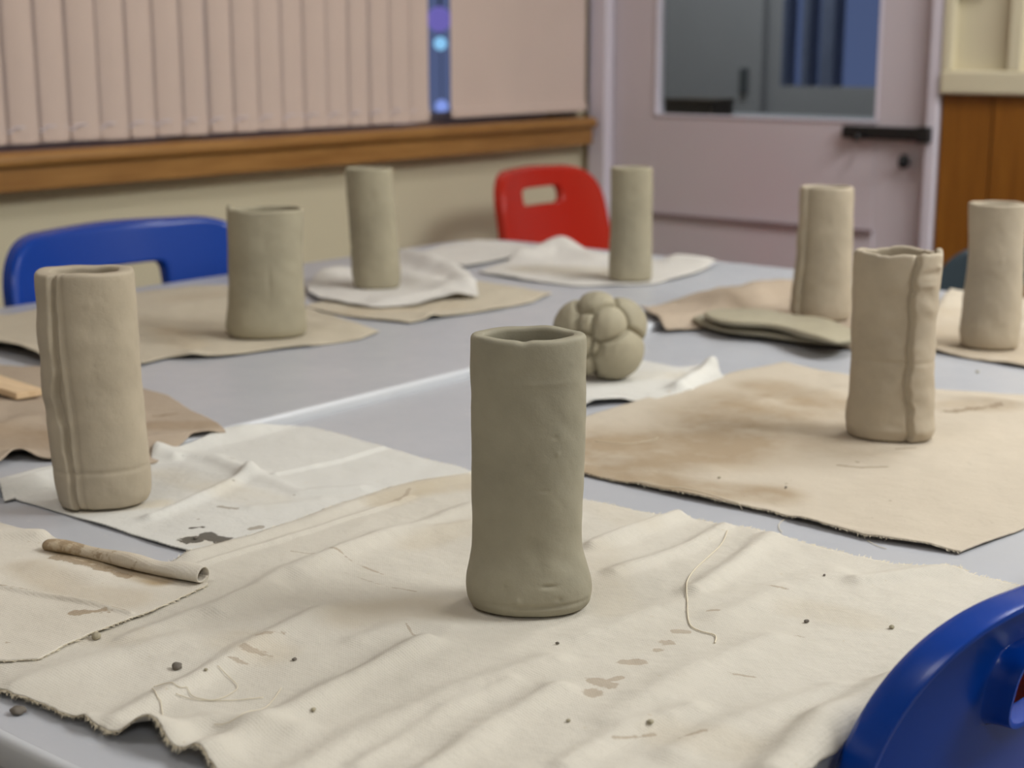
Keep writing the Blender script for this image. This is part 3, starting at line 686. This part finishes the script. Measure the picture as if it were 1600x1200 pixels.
cloth('C', 'calico_cloth', 'white pinked-edge calico cloth with a dark brown blotch, under the left seamed cylinder', M['calico'],
      [(-4, 752), (60, 735), (150, 718), (232, 713), (246, 697), (268, 698), (300, 688), (350, 672), (400, 664), (455, 656)],
      [(455, 658), (480, 672), (540, 686), (600, 704), (660, 722), (715, 735), (748, 746)],
      [(322, 873), (400, 852), (500, 817), (600, 780), (748, 746)],
      [(-4, 752), (6, 770), (20, 782), (60, 793), (110, 808), (180, 830), (240, 850), (322, 873)],
      240, 200, off=.0010, amp=.0013, ragged=.0005, zig=(0, .0005, 0, .0008), seed=12,
      folds=[([(235, 815), (330, 776), (392, 745)], .007, .005), ([(430, 748), (520, 728), (598, 706)], .0035, .0032), ([(245, 700), (330, 720), (390, 745)], .010, .004), ([(390, 745), (470, 775), (560, 770)], .010, .003), ([(250, 705), (270, 706)], .008, .006), ([(380, 670), (450, 664)], .012, .003), ([(10, 760), (60, 765)], .007, .003), ([(400, 800), (500, 790)], .010, .002)],
      stains=[([(130, 800), (250, 790)], .015, .7), ([(260, 745), (420, 790)], .025, .4), ([(300, 850), (370, 860)], .012, .6)],
      spots=[([(395, 832), (405, 830)], .0030, 1.2), ([(345, 798), (370, 802)], .0022, .85), ([(520, 800)], .001, .9), ([(310, 818)], .001, 1), ([(365, 762)], .001, 1), ([(355, 725), (365, 722)], .0012, .9), ([(460, 780)], .0015, .9)],
      blots_shade=[([(298, 851), (322, 843), (352, 854)], .0062, .92), ([(300, 832), (318, 830)], .0030, .75), ([(330, 866), (372, 853)], .0014, .8)], fringe=((1, 200),), flen=.003)  # third blot paints in the thin shadow along the cream cloth's edge
cloth('B', 'canvas_cloth', 'cream canvas cloth with a dirty rolled-up edge, at the lower left', M['canvas2'],
      [(-90, 800), (0, 829), (60, 846), (140, 874), (230, 896), (300, 908), (322, 914)],
      [(322, 914), (324, 919), (325, 926)],
      [(-90, 1049), (0, 1048), (62, 1046), (100, 1025), (150, 1002), (240, 966), (300, 938), (325, 926)],
      [(-90, 800), (-90, 920), (-90, 1049)],
      260, 160, off=.0052, amp=.0012, ragged=.0008, seed=31,
      folds=[([(-20, 850), (60, 852)], .012, .006), ([(0, 932), (95, 948), (205, 974)], .0025, .002), ([(60, 900), (150, 915)], .012, .002)],
      stains=[([(90, 872), (160, 892), (250, 922)], .013, 1.2), ([(40, 900), (120, 940), (200, 950)], .02, .4)],
      spots=[([(85, 885), (130, 895), (200, 915)], .004, .80), ([(115, 975), (160, 970)], .005, .78), ([(0, 932), (95, 946), (205, 973)], .0008, .8), ([(10, 1020)], .003, .75)], fringe=((2, 500),), flen=.0025)  # third spot paints the dark edge line of the fold step into the colour
cloth('D', 'canvas_cloth', 'brownish stained canvas cloth lying behind the left seamed cylinder', M['brown'],
      [(-200, 580), (-60, 572), (80, 578), (140, 588), (228, 613)], [(228, 613), (262, 622), (290, 640), (320, 655), (353, 675)],
      [(-200, 752), (-60, 742), (0, 731), (30, 719), (60, 723), (130, 722), (240, 714), (300, 700), (353, 675)], [(-200, 580), (-200, 752)],
      160, 120, off=.0012, amp=.002, ragged=.0008, seed=41,
      folds=[([(-60, 690), (60, 660), (200, 655)], .02, .006), ([(0, 640), (60, 640)], .02, .004), ([(230, 690), (330, 680)], .006, .003)], lift=[([(25, 722)], .02, .010)],
      stains=[([(-60, 690), (100, 690)], .05, .7), ([(240, 670), (320, 670)], .02, .6)], spots=[([(240, 655), (280, 650)], .002, .75), ([(0, 625)], .003, .7)])
cloth('E', 'canvas_cloth', 'pale beige canvas cloth in front of the far blue chair, under the wide cylinder', M['beige_far'],
      [(-200, 520), (0, 497), (100, 479), (220, 457), (300, 451), (350, 447)], [(350, 447), (420, 467), (490, 488), (550, 507), (593, 521)],
      [(-200, 545), (0, 552), (40, 562), (80, 576), (150, 579), (222, 573), (262, 562), (300, 563), (350, 560), (430, 549), (500, 541), (560, 533), (593, 521)], [(-200, 520), (-200, 545)],
      150, 110, off=.0012, amp=.0022, seed=51, folds=[([(220, 520), (300, 545)], .015, .003), ([(430, 500), (560, 520)], .02, .003)], lift=[([(-120, 545), (0, 552), (60, 568)], .03, .012), ([(300, 560)], .015, .006)],
      stains=[([(260, 520), (300, 545)], .03, .5), ([(260, 470), (340, 465)], .04, .3)])
cloth('F', 'canvas_cloth', 'beige canvas cloth under the crumpled white cloth, near the window wall', M['beige_far'],
      [(476, 483), (560, 455), (640, 440), (700, 438)], [(700, 438), (780, 448), (862, 461)], [(640, 507), (700, 497), (770, 487), (830, 475), (862, 461)], [(476, 483), (520, 492), (560, 499), (640, 507)],
      100, 90, off=.0012, amp=.002, seed=61, lift=[([(670, 500)], .012, .007)], stains=[([(560, 490), (700, 480)], .04, .4)])
cloth('F2', 'calico_cloth', 'crumpled white calico cloth on top of the beige one, under the slim bowed cylinder', M['calico_far'],
      [(478, 452), (520, 428), (600, 412), (660, 402)], [(660, 402), (705, 415), (735, 445), (748, 472)], [(500, 474), (580, 486), (650, 483), (700, 474), (748, 472)], [(478, 452), (484, 464), (500, 474)],
      100, 100, off=.0035, amp=.004, seed=71, nscale=16, folds=[([(640, 415), (700, 430), (735, 462)], .025, .018), ([(630, 440), (700, 460)], .03, .010), ([(600, 480), (700, 466)], .02, .005), ([(490, 440), (530, 432)], .03, .012)], lift=[([(715, 472)], .015, .006)])
cloth('G', 'calico_cloth', 'grey white calico cloth at the rounded far corner of the table', M['calico_far'],
      [(640, 402), (690, 388), (745, 381)], [(745, 381), (800, 385), (845, 392)], [(725, 420), (790, 408), (845, 392)], [(640, 402), (680, 412), (725, 420)],
      70, 70, off=.0012, amp=.004, seed=81, nscale=14)
cloth('H', 'calico_cloth', 'white calico cloth with a raised peak in front of the red chair', M['calico_far'],
      [(748, 428), (800, 408), (850, 397)], [(850, 397), (950, 403), (1050, 411), (1122, 417)], [(900, 449), (960, 448), (1020, 446), (1080, 432), (1122, 417)], [(748, 428), (820, 440), (900, 449)],
      100, 120, off=.0012, amp=.003, seed=91, nscale=14, folds=[([(815, 405), (878, 402), (930, 410)], .035, .014), ([(1060, 415), (1100, 418)], .03, .012)], lift=[([(876, 400)], .04, .018)], stains=[([(840, 425), (940, 430)], .06, .8)])
cloth('I', 'calico_cloth', 'small white calico cloth with a turned-up corner under the clay ball', M['calico'],
      [(845, 605), (920, 580), (1000, 566)], [(1000, 566), (1060, 577), (1108, 573), (1131, 594)], [(900, 641), (960, 633), (1020, 629), (1080, 614), (1131, 594)], [(845, 605), (870, 625), (900, 641)],
      110, 110, off=.0012, amp=.0018, seed=101, folds=[([(1060, 612), (1110, 582)], .012, .009), ([(905, 636), (960, 628)], .01, .004)], lift=[([(930, 637), (970, 633)], .012, .005), ([(1115, 583)], .012, .008)],
      stains=[([(1000, 590), (1060, 590)], .03, .4)])
cloth('J', 'canvas_cloth', 'large beige canvas cloth with a broad brown stain, under the ragged-rimmed cylinder', M['beige'],
      [(748, 704), (820, 680), (915, 655), (1010, 626), (1100, 600), (1160, 583), (1225, 570)], [(1225, 570), (1330, 592), (1450, 613), (1600, 622), (1700, 636), (1840, 659)],
      [(1500, 868), (1600, 829), (1700, 765), (1840, 659)], [(748, 704), (820, 722), (915, 745), (1000, 764), (1100, 785), (1200, 806), (1280, 826), (1350, 844), (1430, 856), (1500, 868)],
      300, 260, off=.0018, amp=.0013, ragged=.0008, seed=111, thick=.0014,
      folds=[([(1120, 640), (1300, 620)], .02, .003), ([(1470, 625), (1600, 640)], .012, .005), ([(950, 720), (1100, 740)], .02, .002), ([(1320, 608), (1420, 612)], .01, .003)], lift=[([(1000, 764), (1200, 806)], .012, .002), ([(1250, 820), (1450, 860)], .010, .0025)],
      stains=[([(940, 720), (1100, 700), (1200, 640)], .10, 1.2), ([(960, 700), (1260, 700)], .09, .7), ([(930, 735), (1080, 770), (1200, 780)], .035, 1.0), ([(1200, 610), (1300, 640)], .05, .8), ([(1330, 690), (1280, 640)], .04, .6), ([(1480, 640), (1560, 640)], .03, .6)],
      spots=[([(1310, 733), (1345, 737), (1384, 736)], .0018, 1.0), ([(1340, 728)], .002, .8), ([(1400, 706), (1430, 704)], .0016, .85), ([(1228, 762)], .0009, 1.1), ([(1390, 788)], .002, .7), ([(1480, 648), (1560, 640)], .006, .75), ([(1362, 814)], .0008, 1)],
      fringe=((3, 500),), flen=.004)
cloth('K', 'canvas_cloth', 'beige canvas cloth under the cylinder at the right-hand edge', M['beige'],
      [(1436, 547), (1460, 500), (1484, 455)], [(1484, 455), (1600, 472), (1760, 497)], [(1760, 603), (1760, 497)], [(1436, 547), (1500, 560), (1600, 577), (1760, 603)],
      90, 120, off=.0012, amp=.003, seed=121, folds=[([(1460, 500), (1490, 470)], .03, .008)], stains=[([(1470, 500), (1560, 500)], .05, .5), ([(1450, 560), (1750, 590)], .3, .7)])  # wide second stain tones the whole cloth down against the main lamp
cloth('L', 'canvas_cloth', 'tan canvas cloth under the flat clay offcuts', M['brown'],
      [(1000, 490), (1060, 470), (1120, 454), (1180, 449), (1245, 447)], [(1245, 447), (1300, 452), (1380, 470), (1440, 500)], [(1335, 549), (1400, 525), (1440, 500)], [(1000, 490), (1040, 511), (1100, 517), (1170, 525), (1250, 540), (1335, 549)],
      100, 110, off=.0012, amp=.003, seed=131, folds=[([(1120, 475), (1180, 458), (1240, 455)], .03, .012)], lift=[([(1000, 490), (1040, 505)], .02, .006)])

# rolled edge of the lower-left cloth: an open spiral of canvas
pts = catmull([(*at(75, 872), .0), (*at(140, 884), 0), (*at(215, 903), 0), (*at(270, 916), 0), (*at(318, 924), 0)], 10)
Bq = [np.array((p[0], p[1], TZ + .0065)) for p in pts]; V = []; nS = 44
for k, p in enumerate(Bq):
    t = Bq[min(k + 1, len(Bq) - 1)] - Bq[max(k - 1, 0)]; t /= np.linalg.norm(t); side_ = np.cross(t, (0, 0, 1)); side_ /= np.linalg.norm(side_)
    g = k / (len(Bq) - 1); rr = .0042 + .0026 * g + .0006 * math.sin(g * 17)
    for j in range(nS):
        a = -math.pi / 2 - 2.35 * math.pi * j / (nS - 1); r_ = rr * (1 - .28 * j / (nS - 1)) * (1 + .05 * math.sin(a * 3 + g * 9))
        V.append(p + side_ * r_ * math.cos(a) * 1.25 + np.array((0, 0, 1)) * (rr * .9 + r_ * math.sin(a) * .9))
ro = grid_obj('rolled_edge', np.array(V), len(Bq), nS, M['canvas2'], CL['B']); md = ro.modifiers.new('t', 'SOLIDIFY'); md.thickness = .001
st = np.zeros((len(V), 4), np.float32); st[:, 3] = 1
Vn = np.array(V); gk = np.repeat(np.linspace(0, 1, len(Bq)), nS); st[:, 0] = np.clip(1.3 - gk * 1.6, 0, 1.3); st[:, 1] = np.clip(.62 - gk * .5, 0, 1)
at_ = ro.data.color_attributes.new('stain', 'FLOAT_COLOR', 'POINT'); at_.data.foreach_set('color', st.ravel())
ro['label'] = 'dirty rolled-up edge of the canvas'

# ------------------------------------------------------------------ clay ball of kneaded lumps
ez = np.array((0, 0, 1.0)); e1 = np.array((E1[0], E1[1], 0)); e2 = np.array((E2[0], E2[1], 0))
zbB = (TZF if BALL[0] < SEAM else TZ) + .004
sc = 1.62 / 2400
Cc = np.array((BALL[0], BALL[1], zbB + .0475))
L = [(0, 4, 0, 58), (-28, 2, 8, 53), (22, -18, -22, 54), (10, -34, 20, 37), (33, 4, 14, 49), (-6, -8, 34, 42), (-16, -30, 22, 30), (-22, -30, -38, 28), (-30, -40, -8, 26), (-6, -46, -14, 20)]
L = [np.array(a, float) * sc for a in L]
bm = bmesh.new(); bmesh.ops.create_icosphere(bm, subdivisions=6, radius=1)
D = np.array([v.co[:] for v in bm.verts]); best = np.zeros(len(D)); sec = np.zeros(len(D))
for a in L:
    c = a[0] * e1 + a[1] * e2 + a[2] * ez; r_ = a[3]; b = D @ c; disc = b * b - c @ c + r_ * r_
    t = np.where(disc > 0, b + np.sqrt(np.maximum(disc, 0)), 0); sec = np.where(t > best, best, np.maximum(sec, t)); best = np.maximum(best, t)
crease = np.exp(-((best - sec) / .0022) ** 2) * .0060
Pb = D * (best - crease + .0006 * fbm(D[:, 0] * 9 + D[:, 2] * 3, D[:, 1] * 9 - D[:, 2] * 5, 5, 3))[:, None]
floor_ = zbB - Cc[2]; Pb[:, 2] = np.maximum(Pb[:, 2], floor_)
for v, p in zip(bm.verts, Pb): v.co = p
o = obj_bm('clay_ball', bm, M['clay'], smooth=True); o.location = Cc; tag(o, 'kneaded lumpy ball of grey clay half hidden behind the middle cylinder', 'clay')

# ------------------------------------------------------------------ flat clay offcuts
def slab(name, poly, z0, th, wav, lab, mat):
    pts = catmull([(*at(u, v, z0), ) for u, v in poly], 6, True); n = len(pts)
    c = np.mean(pts, 0); rings = []
    prof = [(.92, 0), (1.0, .25), (1.0, .7), (.97, .93), (.90, 1.0), (.7, 1.02), (.4, 1.03), (.12, 1.03)]
    V = []
    for s_, zz in prof:
        for p in pts:
            q = c + (np.array(p) - c) * s_; V.append((q[0], q[1], z0 + th * zz + wav * (1 + float(vn(q[0] * 18, q[1] * 18, 3))) * (.5 + .5 * math.sin(q[0] * 60 + q[1] * 25))))
    Fc = [(k * n + i, k * n + (i + 1) % n, (k + 1) * n + (i + 1) % n, (k + 1) * n + i) for k in range(len(prof) - 1) for i in range(n)]
    Fc += [tuple(range(n))[::-1], tuple((len(prof) - 1) * n + i for i in range(n))]
    o = obj_pd(name, V, Fc, mat); tag(o, lab, 'clay'); return o
slab('clay_slab', [(1083, 503), (1130, 494), (1200, 497), (1290, 510), (1332, 524), (1326, 541), (1270, 539), (1200, 529), (1130, 521)], TZ + .0060, .007, .001, 'lower flat offcut of grey clay lying on the tan cloth', M['clay_dark'])
slab('clay_slab', [(1100, 497), (1125, 489), (1190, 493), (1240, 499), (1300, 511), (1340, 528), (1310, 541), (1268, 535), (1215, 516), (1140, 511)], TZ + .0185, .007, .003, 'upper wavy offcut of grey clay on top of the flat one', M['clay'])

# ------------------------------------------------------------------ pine guide stick
s = empty('guide_stick', (*at(20, 622, TZF), TZF), label='flat pine rolling stick on the brown cloth at the left edge', cat='stick')
a = np.array(at(48, 622, TZF + .006)); b = np.array(at(-140, 560, TZF + .006)); d = (b - a) / np.linalg.norm(b - a); nrm = np.array((-d[1], d[0]))
bm = bmesh.new(); hw = .016; vs = []
for zz in (TZF + .0065, TZF + .0135):
    for q in (a - nrm * hw, a + nrm * hw, b + nrm * hw, b - nrm * hw): vs.append(bm.verts.new((q[0], q[1], zz)))
for f in ((0, 3, 2, 1), (4, 5, 6, 7), (0, 1, 5, 4), (1, 2, 6, 5), (2, 3, 7, 6), (3, 0, 4, 7)): bm.faces.new([vs[i] for i in f])
bmesh.ops.recalc_face_normals(bm, faces=bm.faces[:]); bmesh.ops.bevel(bm, geom=bm.edges[:], offset=.0008, segments=2, affect='EDGES')
o = obj_bm('stick_body', bm, M['stick']); adopt(o, s)

# ------------------------------------------------------------------ height of the cloth tops, for the crumbs and threads
bpy.context.view_layer.update()
from mathutils.bvhtree import BVHTree
dg = bpy.context.evaluated_depsgraph_get(); TR = []
for k in ('A', 'B', 'C', 'J'):
    TR.append(BVHTree.FromObject(CL[k], dg))
def topz(x, y):
    z = TZ
    for t in TR:
        h = t.ray_cast(Vector((x, y, 1.2)), Vector((0, 0, -1)))
        if h[0] is not None: z = max(z, h[0].z)
    return z + .0005
def settle(u, v):
    z = TZ
    for _ in range(3): x, y = at(u, v, z); z = topz(x, y)
    return x, y, z
def crumb(u, v, r, lab, seed, mat='clay'):
    x, y, z = settle(u, v); bm = bmesh.new(); bmesh.ops.create_icosphere(bm, subdivisions=3, radius=1); q = random.Random(seed); sx, sy, szz = q.uniform(.9, 1.3), q.uniform(.7, 1), q.uniform(.55, .8)
    for vt in bm.verts:
        c = vt.co; n_ = 1 + .35 * float(vn(np.array(c.x * 1.7 + seed), np.array(c.y * 1.7 + c.z * 1.3), seed)); vt.co = Vector((c.x * sx * n_ * r, c.y * sy * n_ * r, max(c.z * szz * n_, -.45) * r))
    o = obj_bm('clay_crumb', bm, M[mat], smooth=True); o.location = (x, y, z + .42 * r); o.rotation_euler = (0, 0, q.random() * 6); tag(o, lab, 'crumb', 'clay crumbs')
crumb(277, 1044, .0033, 'dark clay crumb on the big cream cloth below the rolled edge', 1, 'crumb')
crumb(28, 1114, .0040, 'clay crumb on the bare table by the frayed lower left edge', 2, 'crumb')
crumb(322, 1046, .0013, 'tiny clay crumb just right of the dark crumb, beside the loose thread', 3)
crumb(1260, 972, .0018, 'small dark crumb in the right part of the big cream cloth', 4, 'crumb')
crumb(1393, 981, .0018, 'pale flat fleck nearest the blue chair at lower right', 5)
crumb(460, 1031, .0014, 'tiny dark crumb at the end of the grey smudge', 6, 'crumb')
crumb(871, 1006, .0013, 'tiny dark crumb straight below the middle cylinder', 7, 'crumb')
crumb(1016, 1133, .0021, 'pale chip at the bottom, right of centre', 8)
crumb(490, 1113, .0018, 'pale chip on the long fold at the bottom left', 9)
crumb(888, 1127, .0013, 'small pale chip at the bottom, below the brown stains', 10)
crumb(150, 997, .0034, 'clay lump on the edge of the lower left cloth', 11)
crumb(305, 842, .0016, 'crumb beside the dark brown blotch on the white cloth', 12, 'crumb')
crumb(1228, 762, .0012, 'tiny dark speck on the broad brown stain', 13, 'crumb')
crumb(1124, 747, .0014, 'tiny pale crumb on the broad brown stain', 14)
crumb(942, 791, .0012, 'speck by the upper edge of the cream cloth right of the middle cylinder', 15, 'crumb')
crumb(1527, 582, .0022, 'crumb on the bare table in front of the right-hand cylinder', 16)
crumb(1288, 899, .0010, 'dark speck at the upper right of the big cream cloth', 17, 'crumb')

def thread(px, lab, r=.00032, lift_=.0003):
    pts = [];
    for u, v in catmull(px, 7): x, y, z = settle(u, v); pts.append((x, y, z + lift_))
    for _ in range(3): pts = [pts[0]] + [tuple((pts[i - 1][k] + 2 * pts[i][k] + pts[i + 1][k]) / 4 if k < 2 else max(pts[i][2], (pts[i - 1][2] + 2 * pts[i][2] + pts[i + 1][2]) / 4) for k in range(3)) for i in range(1, len(pts) - 1)] + [pts[-1]]
    o = tube('loose_thread', pts, r, M['thread'], n=6); tag(o, lab, 'thread', 'loose cotton threads')
thread([(1137, 828), (1128, 850), (1105, 872), (1083, 893), (1073, 912), (1074, 940), (1077, 975), (1095, 987), (1118, 993), (1117, 1005)], 'long wavy thread to the right of the middle cylinder', .00045)
thread([(238, 1078), (250, 1095), (253, 1110), (254, 1120), (247, 1124)], 'short kinked thread at the lower left')
thread([(240, 1074), (265, 1071), (290, 1074), (300, 1088), (325, 1094), (345, 1092), (370, 1078), (366, 1065), (340, 1046)], 'looped thread around the pale fold at lower left', .00025)
thread([(275, 1088), (310, 1094), (360, 1095), (412, 1090)], 'nearly straight thread crossing the looped one', .00025)
thread([(335, 1133), (380, 1124), (415, 1108), (440, 1075)], 'curved thread running up from the long fold', .00025)
thread([(1226, 812), (1218, 818), (1217, 826), (1222, 832)], 'short curl of thread hanging off the stained cloth', .0003)
thread([(1355, 845), (1370, 853), (1385, 858)], 'stray thread at the lower right edge of the stained cloth', .0003)
thread([(1000, 762), (1030, 768), (1075, 774), (1130, 789), (1160, 797)], 'thread fraying along the front edge of the stained cloth', .0004)
thread([(930, 690), (980, 694), (1020, 688), (1028, 684)], 'pale thread lying on the brown stain', .0003)

# ================================================================== CHAIRS (polypropylene shells on tube frames)
def ray_outline(poly, c, ang):
    pl = np.array(poly) - c; a = np.arctan2(pl[:, 1], pl[:, 0]); r = np.hypot(pl[:, 0], pl[:, 1]); o_ = np.argsort(a); a, r = a[o_], r[o_]
    a = np.r_[a - 2 * math.pi, a, a + 2 * math.pi]; r = np.r_[r, r, r]; rr = np.interp(ang, a, r); return np.stack([c[0] + rr * np.cos(ang), c[1] + rr * np.sin(ang)], 1)
def back_outline(wt, wb, zb, zt, rt, rb, grow=0):
    wt += grow; wb += grow; zb -= grow; zt += grow; P_ = [(wb, zb), (wt, zt), (-wt, zt), (-wb, zb)]; rs = [rb, rt, rt, rb]; out = []
    for i in range(4):
        p = np.array(P_[i]); a = np.array(P_[i - 1]); b = np.array(P_[(i + 1) % 4]); r = rs[i]
        d1 = (a - p) / np.linalg.norm(a - p); d2 = (b - p) / np.linalg.norm(b - p); ta = p + d1 * r; tb = p + d2 * r
        for k in range(17):
            t = k / 16; out.append((1 - t) ** 2 * ta + 2 * t * (1 - t) * (p * .93 + (ta + tb) / 2 * .07) + t * t * tb)
        nx = np.array(P_[(i + 1) % 4]) + (p - np.array(P_[(i + 1) % 4])) / np.linalg.norm(p - np.array(P_[(i + 1) % 4])) * rs[(i + 1) % 4]
        for k in range(1, 24): out.append(tb + (nx - tb) * k / 24)
    return out
def chair(label, col, loc, rz, zt=.795, wt=.190, wb=.212, hole=(.071, .688, .735), flange=.026, group='school chairs', lean=11):
    t = empty('school_chair', loc, rz, label=label, cat='chair', group=group)
    N = 220; ang = np.linspace(-math.pi, math.pi, N, endpoint=False); hz = (hole[1] + hole[2]) / 2; c = np.array((0, hz))
    inner = ray_outline(back_outline(hole[0], hole[0], hole[1], hole[2], .018, .018), c, ang)
    outer = ray_outline(back_outline(wt, wb, .455, zt, .085, .05), c, ang)
    tl = math.tan(R(lean))
    def dep(y, z): return -(z - .45) * tl + 1.15 * y * y * (.55 + .45 * sstep(.45, .62, z)) + .0 * z
    rows = []
    def add(q, dx): rows.append(np.stack([dep(q[:, 0], q[:, 1]) + dx, q[:, 0], q[:, 1]], 1))
    cin = inner - c; 
    for k, (g_, dx) in enumerate(((1.0, -.018), (1.0, -.012), (1.01, -.005), (1.03, -.0015), (1.07, 0))):
        q = c + cin * g_; add(q, dx)
    q0 = c + cin * 1.07
    for s_ in np.linspace(.04, .97, 20): add(q0 + (outer - q0) * s_, 0)
    dirn = (outer - c) / np.linalg.norm(outer - c, axis=1)[:, None]
    for g_, dx in ((-.003, -.0005), (.0, -.002), (.003, -.006), (.0045, -.012), (.0055, -flange * .8), (.006, -flange)): add(outer + dirn * g_, dx)
    V = np.array(rows); o = grid_obj('backrest', V, len(rows), N, M[col], t, wrap=True); md = o.modifiers.new('t', 'SOLIDIFY'); md.thickness = .0035; md.offset = 0
    b2 = o.modifiers.new('b', 'BEVEL'); b2.width = .0008; b2.segments = 2; b2.limit_method = 'ANGLE'
    # seat: rises into the backrest at the rear, waterfall front
    prof = [(.004, .50), (.003, .485), (.006, .470), (.014, .457), (.03, .447), (.06, .440), (.12, .437), (.20, .438), (.28, .441), (.34, .443), (.375, .440), (.395, .430), (.402, .415)]
    ny = 25; V = []
    for i, (x, z) in enumerate(prof):
        hw_ = .205 - .012 * (i / len(prof)); 
        for k in range(ny):
            s_ = -1 + 2 * k / (ny - 1); e = abs(s_) ** 6; V.append((x - .03 * e * (i > 9) + .9 * (s_ * hw_) ** 2 * (i < 3), s_ * hw_, z + .012 * s_ * s_ - .022 * e))
    o = grid_obj('seat', np.array(V), len(prof), ny, M[col], t); md = o.modifiers.new('t', 'SOLIDIFY'); md.thickness = .004; md.offset = 0
    sb = o.modifiers.new('s', 'SUBSURF'); sb.levels = 1; sb.render_levels = 1
    for sy in (-1, 1):
        tube('leg', [(.33, sy * .165, .418), (.345, sy * .18, .30), (.375, sy * .205, .0)], .0115, M['steel'], t, n=12)
        tube('leg', [(.07, sy * .165, .418), (.04, sy * .18, .30), (-.03, sy * .205, .0)], .0115, M['steel'], t, n=12)
        tube('side_rail', [(.33, sy * .165, .418), (.20, sy * .165, .420), (.07, sy * .165, .418)], .0115, M['steel'], t, n=12)
    tube('cross_rail', [(.10, -.165, .418), (.10, .165, .418)], .0105, M['steel'], t, n=12); tube('cross_rail', [(.30, -.165, .418), (.30, .165, .418)], .0105, M['steel'], t, n=12)
    return t
# far blue chair
bxy = at(184, 470, TZ)
chair('blue plastic school chair with a slot handle, behind the cloth at the far left', 'blue', (-1.975, 1.508, 0), 0, zt=.815, wt=.236, wb=.262, hole=(.082, .70, .755))
chair('red plastic school chair with a slot handle, beside the white door', 'red', (-2.165, 2.845, 0), R(1), zt=.815, hole=(.076, .733, .776))
chair('glossy blue plastic chair back seen from behind, close up at the lower right', 'blue', (-.355, .915, 0), math.pi, lean=10, hole=(.090, .708, .756), wb=.222)
chair('red plastic chair glimpsed through the handle slot of the close-up blue chair', 'red', (-.372, 1.46, 0), math.pi)
chair('dark charcoal chair behind the cylinder at the right-hand edge', 'teal', (-.95, 2.62, 0), R(-90), zt=.745, hole=(.071, .64, .685))
